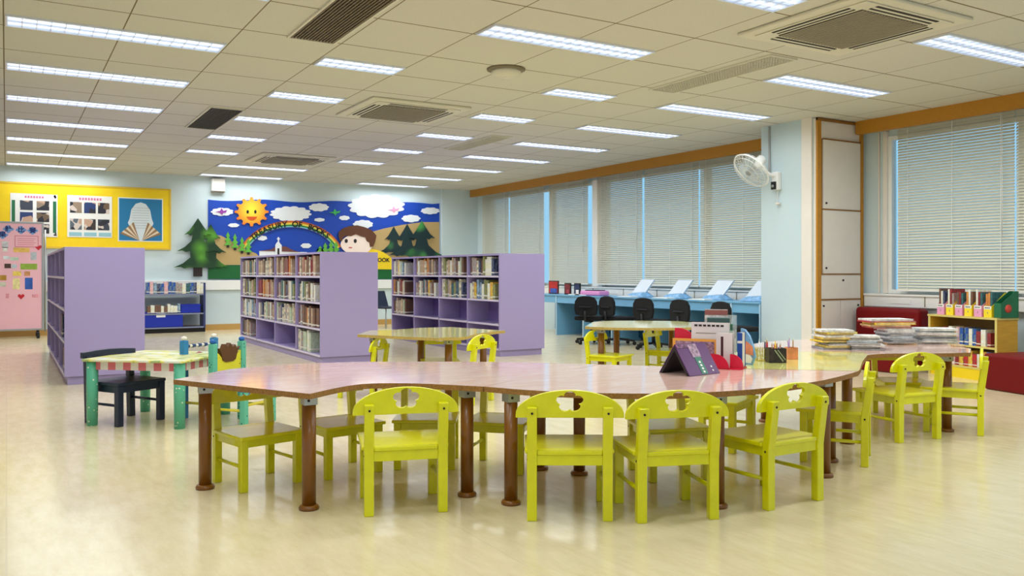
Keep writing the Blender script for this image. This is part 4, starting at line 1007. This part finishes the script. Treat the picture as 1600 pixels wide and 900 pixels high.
MB().prism(cr_, -.012, .024, 0, YM(-.02)).build('top_rail', M_navyp, t, bevel=.004)
# blue chair with a beaded rod, and teal chair with dotted posts
def fancy(name, label, Lp, Rp, mp_, ms_, kind):
    t = thing(name, label, 'chair'); place(t, Lp, Rp); hw = (Vector(Lp)-Vector(Rp)).length/2; D = .3
    MB().box(-hw-.02, .02, .275, hw+.02, D+.03, .305).build('seat', ms_, t, bevel=.006)
    for s in (-1, 1):
        p = MB().box(s*hw-.026, -.026, 0, s*hw+.026, .026, .64).build('rear_post', mp_, t, bevel=.006)
        MB().lathe([(.0, .64), (.020, .641), (.026, .655), (.020, .670), (0, .676)], 14, 0, Matrix.Translation((s*hw, 0, 0))).build('ball_finial', M_cream if kind == 'blue' else mat('ball_blue', (20, 96, 170), rough=.3), p)
        MB().box(s*hw-.024, D-.024, 0, s*hw+.024, D+.024, .275).build('front_leg', M_navyp if kind == 'blue' and s > 0 else mp_, t, bevel=.004)
        MB().tube([(s*hw, .02, .13), (s*hw, D-.02, .13)], .011, 8).build('stretcher', mat('yellow_rod', (232, 214, 60), rough=.4), t)
    MB().tube([(-hw, D, .17), (hw, D, .17)], .011, 8).build('stretcher', mat('yellow_rod', (232, 214, 60)), t)
    MB().box(-hw+.02, D-.01, .235, hw-.02, D+.01, .275).build('front_rail', ms_, t)
    if kind == 'blue':
        r = MB(); n_ = 9
        for k in range(n_): x0 = -hw+.02+(2*hw-.04)*k/n_; r.tube([(x0, 0, .59), (x0+(2*hw-.04)/n_, 0, .59)], .012 if k % 2 else .016, 8, k % 2)
        r.build('beaded_rod', [mat('bead_blue', (26, 60, 110), rough=.3), M_cream], t)
        MB().prism([(-hw+.02, .40), (hw-.02, .40), (hw-.02, .49), (.05, .52), (0, .535), (-.05, .52), (-hw+.02, .49)], -.01, .01, 0, YM(0)).build('back_panel', mat('panel_red', (150, 60, 70), rough=.4, var=.3, vscale=20), t)
    else:
        MB().prism([(-hw+.02, .42), (hw-.02, .42), (hw-.02, .57), (hw-.05, .56), (.06, .50), (-.06, .50), (-hw+.05, .56), (-hw+.02, .57)], -.012, .012, 0, YM(0)).build('back_panel', M_yelp, t)
        MB().prism([(-.10, .57), (-.075, .50), (-.04, .485), (.04, .485), (.075, .50), (.10, .57), (.12, .60), (.07, .595), (.05, .63), (.02, .60), (-.01, .635), (-.04, .60), (-.07, .62), (-.085, .59), (-.13, .60)], -.02, .02, 0, YM(0)).build('mane_cutout', mat('mane_brown', (96, 56, 16), rough=.5), t)
    return t
fancy('painted_chair', 'blue painted child chair with a beaded rod behind the small table', (1.54, 7.63), (1.26, 7.42), M_bluec, M_bluec, 'blue')
fancy('painted_chair', 'teal dotted child chair with a brown-maned yellow back panel', (1.665, 7.16), (1.395, 6.95), M_teald, M_bluec, 'teal')

# ------------------------------------------------------------------ red benches and honey bookcase at the window
t = thing('bench_seat', 'dark red padded bench with backrest under the window, behind the magazines', 'bench', (9.42, 6.85, 0))
MB().box(-.35, -.45, 0, .15, .45, .38).build('seat_block', M_red, t, bevel=.03, seg=3); MB().box(.16, -.45, 0, .38, .47, .755).build('backrest', M_red, t, bevel=.05, seg=4)
a2 = math.radians(14); base = Vector((8.68, 5.08, 0))
t = thing('bench_seat', 'dark red padded bench running out of the picture at the right', 'bench', base, -a2-PI/2)
# local +x runs along the front edge towards the camera, +y towards the wall
MB().box(0, .0, 0, 2.2, .55, .37).build('seat_block', M_red, t, bevel=.03, seg=3); MB().box(.12, .56, 0, 2.2, .78, .70).build('backrest', M_red, t, bevel=.05, seg=4)
fl = Vector((9.47, 6.20, 0)); fr_ = Vector((9.215, 5.24, 0)); d = (fr_-fl); Lb = d.length; az = math.atan2(d.y, d.x)
t = thing('low_bookcase', 'low honey-coloured wooden bookcase under the magazine files', 'bookcase', fl, az); TB = .685
MB().box(0, 0, 0, .025, .28, TB).build('side_panel', M_maple, t); MB().box(Lb-.025, 0, 0, Lb, .28, TB).build('side_panel', M_maple, t)
q = MB().box(-.01, -.01, TB, Lb+.01, .29, TB+.022, 0); q.build('top_board', M_maplee, t)
MB().box(.025, .26, .06, Lb-.025, .28, TB).build('back_panel', mat('honey_back', (120, 92, 40), rough=.6), t)
MB().box(.025, .0, .36, Lb-.025, .26, .38).build('shelf', M_maplee, t); MB().box(.025, .0, .12, Lb-.025, .26, .14).build('shelf', M_maplee, t)
MB().box(.025, .005, 0, Lb-.025, .03, .12).build('kick_board', mat('bright_yellow_paint', (246, 214, 20), rough=.4), t)
q = MB().box(-.004, -.004, 0, .027, 0, TB, 0).box(Lb-.027, -.004, 0, Lb+.002, 0, TB, 0); q.build('front_edging', M_maplee, t)
def lb_world(x, y, z): return Matrix.Translation(fl) @ Matrix.Rotation(az, 4, 'Z') @ Vector((x, y, z))
random.seed(9)
x = .06
lab2 = {13: 'red', 14: 'blue', 12: 'yellow', 4: 'white', 5: 'navy', 9: 'orange', 7: 'maroon', 1: 'cream', 15: 'pink'}
for row, z, hmx in ((0, .381, .24), (1, .141, .2)):
    x = .08 if row == 0 else .1; k = 0
    while x < Lb-.1:
        th = random.uniform(.045, .07); ci = random.choice([13, 14, 12, 4, 5, 9, 7, 4, 15]) ; hh = random.uniform(.15, .2) if row == 0 else random.uniform(.14, .19)
        p = lb_world(x, .03, z); put_book(ci, p, az+PI/2, th, hh, '%s book on the %s shelf of the low honey bookcase' % (lab2[ci], 'upper' if row == 0 else 'lower'), 'books in the low wooden bookcase', dp=.17)
        # spine faces the room: local -x of the book maps to -y of the shelf
        x += th+.004
m_fp = mat('file_pink', (232, 160, 200), rough=.5); m_fy = mat('file_yellow', (248, 222, 40), rough=.5)
fnames = ['leftmost', 'second from the left', 'third from the left', 'fourth from the left', 'fifth from the left', 'beside the green box']
for i in range(6):
    x = .10+i*.137; z = TB+.0225; pk = i % 2 == 0
    t = thing('magazine_file', '%s magazine file on the honey bookcase, %s' % ('pink' if pk else 'yellow', fnames[i]), 'file', lb_world(x, .03, z), az, 'pink and yellow magazine files')
    m_ = m_fp if pk else m_fy; w_ = .105
    b = MB().box(0, 0, 0, w_, .004, .125, 0); b.box(0, .004, 0, w_, .23, .004, 0); b.box(0, .226, .004, w_, .23, .27, 0)
    for xx in (0, w_-.003): b.prism([(.004, .004), (.226, .004), (.226, .27), (.18, .27), (.004, .12)], 0, .003, 0, Matrix(((0,0,1,xx),(1,0,0,0),(0,1,0,0),(0,0,0,1))))
    b.build('box', [m_], t)
    lbm = MB().box(.004, -.002, .088, w_-.004, 0, .123, 0)
    for k in range(4): lbm.box(.018+.018*k, -.003, .098, .029+.018*k, -.002, .112, 1)
    lbm.build('title_label', [M_paper, M_dark], t)
    MB().box(w_*.46, -.002, .04, w_*.54, 0, .062).build('number_mark', M_grille, t)
    nb_ = 3
    for k in range(nb_):
        ci = random.choice([3, 5, 2, 7, 4, 9, 6]); xx = .008+k*.031
        wl = Matrix.Rotation(az, 4, 'Z') @ Vector((xx+.027, .02, .005))
        put_book(ci, t.location+wl, az+PI/2, .026, random.uniform(.25, .31), '%s thin booklet standing in the magazine file %s' % (BC[ci][0], fnames[i] if i < 5 else 'by the green box'), 'booklets in the magazine files', dp=.19, name='booklet', cat='booklet')
t = thing('box_file', 'dark green box with a round red emblem at the right of the magazine files', 'box', lb_world(.925, .03, TB+.0225), az)
m_gb = mat('box_green', (24, 104, 66), rough=.5, var=.1)
MB().box(0, 0, 0, .09, .006, .16).box(0, .006, 0, .09, .24, .006).box(0, .234, .006, .09, .24, .29).build('box', m_gb, t)
for xx in (0, .085): MB().prism([(.006, .006), (.234, .006), (.234, .29), (.2, .29), (.006, .16)], 0, .005, 0, Matrix(((0,0,1,xx),(1,0,0,0),(0,1,0,0),(0,0,0,1)))).build('side', m_gb, t)
MB().lathe([(0, 0), (.045, 0), (.045, .002), (0, .002)], 24, 0, Matrix.Translation((.09, .1, .1)) @ Matrix.Rotation(PI/2, 4, 'Y')).build('red_emblem', mat('emblem_red', (206, 70, 50), rough=.5, var=.3, vscale=50), t)

# ------------------------------------------------------------------ magazines piled on the pink table
TT = .6055
MC = [('white', (226, 228, 226)), ('yellow', (232, 204, 60)), ('black', (34, 36, 42)), ('grey', (150, 154, 160)), ('tan', (206, 170, 110)), ('pale blue', (190, 204, 216)), ('red', (176, 50, 50)), ('dark green', (40, 70, 62))]
MG = {}
def magazine(ci):
    if ci in MG: o = MG[ci].copy(); COL.objects.link(o); return o
    c = MC[ci][1]; b = MB(); w_, d_, h_ = .15, .11, .012
    b.box(-w_, -d_, 0, w_, d_, .0035, 0); b.box(-w_+.004, -d_+.004, .0035, w_-.004, d_-.004, h_-.003, 1); b.box(-w_, -d_, h_-.003, w_, d_, h_, 0); b.box(-w_-.001, -d_, 0, -w_+.001, d_, h_, 0)
    o = b.build('magazine', [mat('mag_%d' % ci, c, rough=.3, var=.5, vscale=25), M_pages]); MG[ci] = o; return o
def pile(px, py, n, cols, rz, where, wscale=1.0, hscale=1.0, dscale=1.0, wide_top=0):
    p = at(px, py, TT); z = TT+.0005; random.seed(int(px))
    for k in range(n):
        ci = cols[k % len(cols)] if random.random() < .75 else random.choice(cols); o = magazine(ci)
        hs = random.uniform(.75, 1.25)*hscale
        o.location = (p.x+random.uniform(-.02, .02), p.y+random.uniform(-.02, .02), z); o.rotation_euler = (0, 0, rz+random.uniform(-.13, .13)); o.scale = (wscale*random.uniform(.86, 1.06), dscale, hs); z += .012*hs+.0008
        if k >= n-wide_top: o.scale.x *= 1.6; o.location.x -= .07*cs; o.location.y += .07*sn
        pos = 'at the bottom' if k == 0 else 'on top' if k == n-1 else ('low down' if k < n*.35 else 'midway' if k < n*.65 else 'near the top')
        tag(o, '%s magazine %s of the pile %s' % (MC[ci][0], pos, where), 'magazine', 'magazines in the pile '+where)
zr = -TH
pile(1302, 544, 11, [2, 3, 0, 2, 1, 4, 1, 0, 4, 1, 0], zr+.05, 'at the left end of the pink table', .8, 1.05)
pile(1350, 545, 8, [3, 2, 0, 3, 5, 0, 3, 0], zr-.2, 'second from the left', .8, 1.1)
pile(1399, 537, 14, [4, 6, 3, 5, 5, 3, 5, 0, 0, 1, 4, 1, 3, 0], zr+.06, 'that is the tallest', .78, 1.2, 1.0, 5)
pile(1458, 536, 8, [0, 2, 3, 0, 7, 0, 7, 0], zr-.08, 'at right end of the pink table', 1.08, 1.25)
o = magazine(4); p = at(1497, 541, TT); o.location = (p.x, p.y, TT+.0005); o.rotation_euler = (0, 0, zr-.3); o.scale = (.3, .5, 1); tag(o, 'small tan booklet flat beside the rightmost magazine pile', 'booklet')

# ------------------------------------------------------------------ book display on the front table
P1, P2, P3 = at(1030, 582, TT), at(1078, 588.5, TT), at(1125, 583, TT)
P4 = P1+(P3-P2); rh = Vector((0, 0, .175)); R1 = (P1+P2)/2+rh; R2 = (P3+P4)/2+rh
m_pu = mat('book_purple', (84, 22, 96), rough=.3); m_in = mat('book_inside', (30, 20, 24), rough=.6)
t = thing('tent_book', 'purple hardback book standing open like a tent on the pink table', 'book', tuple((P1+P2+P3+P4)/4))
Oc = Vector(t.location)
def slab(a, b, c, d, th, inward, m, name, par, mi=None):
    n_ = (b-a).cross(d-a).normalized()*th*inward; vs = [a, b, c, d, a+n_, b+n_, c+n_, d+n_]
    return MB().add([v-Oc for v in vs], [(0,1,2,3),(7,6,5,4),(0,4,5,1),(1,5,6,2),(2,6,7,3),(3,7,4,0)]).build(name, m, par)
up = Vector((0, 0, .002))
fc = slab(P2+up, P3+up, R2, R1, .004, -1, m_pu, 'front_cover', t); slab(P1+up, P4+up, R2, R1, .004, 1, m_pu, 'back_cover', t)
ins = .006
slab(P2.lerp(P1, .04)+up*3, P3.lerp(P4, .04)+up*3, R2-Vector((0,0,.012)), R1-Vector((0,0,.012)), .014, -1, m_in, 'page_block', t)
slab(P1.lerp(P2, .04)+up*3, P4.lerp(P3, .04)+up*3, R2-Vector((0,0,.012)), R1-Vector((0,0,.012)), .014, 1, m_in, 'page_block', t)
nf = (P3-P2).cross(R1-P2).normalized()
def on_cover(u0, v0, u1, v1, m, name, off=.0015, par=None):
    f = lambda u_, v__: P2+(P3-P2)*u_+(R1-P2)*v__+up*.8
    a, b, c, d = f(u0, v0), f(u1, v0), f(u1, v1), f(u0, v1); vs = [a, b, c, d]+[q+nf*off for q in (a, b, c, d)]
    return MB().add([v-Oc for v in vs], [(3,2,1,0),(4,5,6,7),(0,1,5,4),(1,2,6,5),(2,3,7,6),(3,0,4,7)]).build(name, m, fc)
if nf.dot(Vector((0, -1, 0))) < 0: nf = -nf
on_cover(.42, .02, .62, .55, mat('cover_green', (16, 110, 84), rough=.3), 'green_stripe')
on_cover(.38, .55, .66, .97, mat('cover_art', (150, 120, 140), rough=.3, var=.8, vscale=60), 'cover_picture')
on_cover(.02, .86, .38, .98, mat('cover_art2', (120, 70, 110), rough=.3, var=.8, vscale=60), 'cover_picture')
for k in range(4): on_cover(.49, .06+.1*k, .55, .12+.1*k, M_paper, 'title_character', .0022)
for k in range(2): on_cover(.80, .08+.12*k, .84, .13+.12*k, M_paper, 'title_character', .0022)

# red bookend tray
q0, q1 = at(1046, 571, TT), at(1160, 577, TT); ax = (q1-q0); Lx = ax.length; aa = math.atan2(ax.y, ax.x)
t = thing('bookend_tray', 'crimson plastic bookend tray with rounded ends on the pink table', 'bookend', q0, aa)
MB().box(0, -.06, 0, Lx, .12, .006).build('base', M_redb, t)
def rnd(w_, h_, r=.07, n=8): return [(0, 0), (w_, 0)]+[(w_-r+r*math.cos(k*PI/2/n), h_-r+r*math.sin(k*PI/2/n)) for k in range(n+1)]+[(0, h_)]
MB().prism(rnd(.155, .235, .13), 0, .006, 0, YM(.12)).build('end_plate', M_redb, t)
MB().prism([(Lx-.21+x, z) for x, z in rnd(.14, .092, .085)], 0, .006, 0, YM(-.054)).build('end_plate', M_redb, t)
MB().prism([(Lx-.07+x, z) for x, z in rnd(.08, .092, .07)], 0, .006, 0, YM(-.02)).build('end_plate', M_redb, t)
def upright(name, label, x, y, w_, th, hh, m, ry=0, cat='book', extra=None):
    o = thing(name, label, cat, q0+(Matrix.Rotation(aa, 4, 'Z') @ Vector((x, y, .0065))), aa+ry)
    MB().box(0, 0, 0, w_, .003, hh).box(0, th-.003, 0, w_, th, hh).box(0, .003, 0, .003, th-.003, hh).build('cover', m, o)
    MB().box(.003, .003, .003, w_-.004, th-.003, hh-.003).build('page_block', M_pages, o); return o
o = upright('picture_book', 'orange-bordered picture book behind the purple book', .004, .055, .29, .018, .165, mat('cover_amber', (236, 170, 70), rough=.35))
MB().box(.02, -.0015, .02, .27, 0, .15).build('cover_picture', mat('cover_art', (150, 120, 140)), o); 
o = upright('magazine_box', 'large white magazine with black lettering standing in the red tray', .12, .08, .24, .028, .27, mat('cover_white', (226, 220, 220), rough=.35))
tl = MB()
for k in range(7): tl.box(.02+.028*k, -.0015, .245, .04+.028*k, 0, .257)
tl.build('title_letters', M_dark, o); MB().box(.03, -.0015, .2, .2, 0, .205).build('printed_line', M_grille, o)
o = upright('hardback_book', 'thick white book with a dark red strip standing in the red tray', .30, .0, .10, .05, .21, mat('cover_white', (226, 220, 220)))
MB().box(.03, -.0015, .05, .045, 0, .19).build('spine_strip', mat('strip_maroon', (70, 24, 34), rough=.4), o)
o = upright('hardback_book', 'blue book standing at the right end of the red tray', .425, .03, .03, .09, .215, mat('cover_blue', (24, 74, 160), rough=.35))
MB().box(.0, -.0015, .15, .03, 0, .165).build('spine_band', M_paper, o)
# acrylic leaflet holder behind
c0 = at(1096, 561, TT)
t = thing('leaflet_holder', 'clear acrylic holder with green and white leaflets behind the red tray', 'leaflet holder', c0, aa+.1)
MB().box(0, 0, 0, .22, .13, .004).box(0, 0, .004, .22, .004, .20).box(0, .126, .004, .22, .13, .30).box(0, .004, .004, .004, .126, .20).box(.216, .004, .004, .22, .126, .20).build('holder', M_clear, t)
for k, (z, col, hh, yy) in enumerate(((.14, (70, 130, 100), .13, .02), (.18, (110, 145, 145), .13, .05), (.245, (206, 200, 200), .12, .09))):
    o = thing('leaflet', ['green printed leaflet at the front of the acrylic holder', 'teal leaflet in the middle of the acrylic holder', 'white leaflet with a brown heading at the back of the acrylic holder'][k], 'leaflet', c0+(Matrix.Rotation(aa+.1, 4, 'Z') @ Vector((.052-.022*k, yy, .005))), aa+.1, 'leaflets in the acrylic holder')
    MB().box(0, 0, 0, .155, .003, z+hh-.03).build('sheet', mat('leaf_%d' % k, col, rough=.3, var=.3, vscale=30), o)
    MB().box(.0, -.001, z+hh-.07, .155, 0, z+hh-.035).build('heading_band', mat('leafh_%d' % k, ((40, 90, 70), (60, 90, 90), (150, 90, 84))[k], rough=.3), o)
c1 = at(1168, 577, TT)
# round cards and a plush-like booklet stack at the right of the tray
t = thing('picture_book', 'pale blue and orange picture book leaning at the right of the red tray', 'book', at(1160, 568, TT), aa-.5)
bp = [(0, 0), (.09, 0), (.115, .05), (.10, .12), (.07, .185), (.03, .225), (0, .23)]
MB().prism(bp, 0, .016, 0, YM(0)).build('cover', mat('pb_blue2', (120, 170, 214), rough=.4, var=.2, vscale=20), t)
MB().prism([(.005, .07), (.105, .06), (.10, .12), (.05, .15), (.005, .14)], 0, .002, 0, YM(-.016)).build('cover_picture', mat('pb_orange', (226, 140, 100), rough=.4, var=.2, vscale=20), t)
MB().prism([(.01, .01), (.085, .01), (.10, .04), (.07, .07), (.02, .07)], 0, .002, 0, YM(-.016)).build('cover_picture', M_paper, t)
# baskets and pencil boxes
def open_box(t, w_, d_, h_, m, name='box', th=.004):
    b = MB().box(-w_/2, -d_/2, 0, w_/2, d_/2, th); b.box(-w_/2, -d_/2, th, w_/2, -d_/2+th, h_); b.box(-w_/2, d_/2-th, th, w_/2, d_/2, h_); b.box(-w_/2, -d_/2+th, th, -w_/2+th, d_/2-th, h_); b.box(w_/2-th, -d_/2+th, th, w_/2, d_/2-th, h_)
    return b.build(name, m, t)
rot = -TH
p = at(1193, 563, TT); t = thing('pencil_basket', 'yellow wire basket between the books and the black pencil box', 'basket', p, rot)
m_yw = mat('yellow_mesh', (214, 196, 60), rough=.4, metal=.3)
w_ = MB()
for k in range(8):
    x = -.055+.11*k/7
    for y in (-.045, .045): w_.box(x-.0015, y-.0015, 0, x+.0015, y+.0015, .085)
for k in range(6):
    y = -.045+.09*k/5
    for x in (-.055, .055): w_.box(x-.0015, y-.0015, 0, x+.0015, y+.0015, .085)
for z in (.0, .03, .06, .082): w_.box(-.057, -.047, z, .057, -.043, z+.003).box(-.057, .043, z, .057, .047, z+.003).box(-.057, -.043, z, -.053, .043, z+.003).box(.053, -.043, z, .057, .043, z+.003)
w_.box(-.055, -.045, 0, .055, .045, .002); w_.build('wire_frame', m_yw, t)
p2 = at(1212, 566, TT); t = thing('pencil_box', 'black patterned pencil box on the yellow table', 'pencil box', p2, rot)
open_box(t, .115, .09, .095, mat('box_pattern', (38, 28, 26), rough=.4, var=.9, vscale=40))
MB().bar((-.02, -.047, .085), (.035, -.047, .01), .003, .008).bar((0, -.047, .085), (.05, -.047, .02), .003, .006).build('printed_stripe', mat('stripe_grey', (150, 160, 130), rough=.4), t)
p3 = at(1233, 561, TT); t = thing('pencil_box', 'orange and white paper box at the right of the black pencil box', 'pencil box', p3+Vector((.02, 0, 0)), rot)
open_box(t, .07, .08, .08, mat('box_orange', (222, 140, 90), rough=.5, var=.3, vscale=12))
random.seed(4)
pcs = [('yellow', (236, 190, 50)), ('white', (232, 230, 226)), ('lilac', (170, 140, 190)), ('black', (40, 36, 40)), ('wood-brown', (170, 120, 60)), ('red', (190, 50, 60))]
pn = 0
for (bp_, cnt, hx, hy, nm) in ((p, 6, .035, .028, 'yellow wire basket'), (p2, 8, .035, .025, 'black pencil box'), (p3+Vector((.02, 0, 0)), 3, .018, .02, 'orange paper box')):
    for k in range(cnt):
        ci = random.randrange(6); fx, fy = random.uniform(-hx, hx), random.uniform(-hy, hy); ln_ = random.uniform(.12, .15)
        o = MB().tube([(0, 0, 0), (0, 0, ln_-.015)], .004, 7).tube([(0, 0, ln_-.015), (0, 0, ln_)], .004, 7, 1, radii=[.004, .0008]).build('pencil', [mat('pencil_%d' % ci, pcs[ci][1], rough=.4), M_cream])
        o.location = bp_+(Matrix.Rotation(rot, 4, 'Z') @ Vector((fx, fy, .006))); o.rotation_euler = (random.uniform(-.06, .06), random.uniform(-.1, .1), 0)
        tag(o, '%s pencil standing in the %s' % (pcs[ci][0], nm), 'pencil', 'pencils in the '+nm)
bpy.context.view_layer.update()
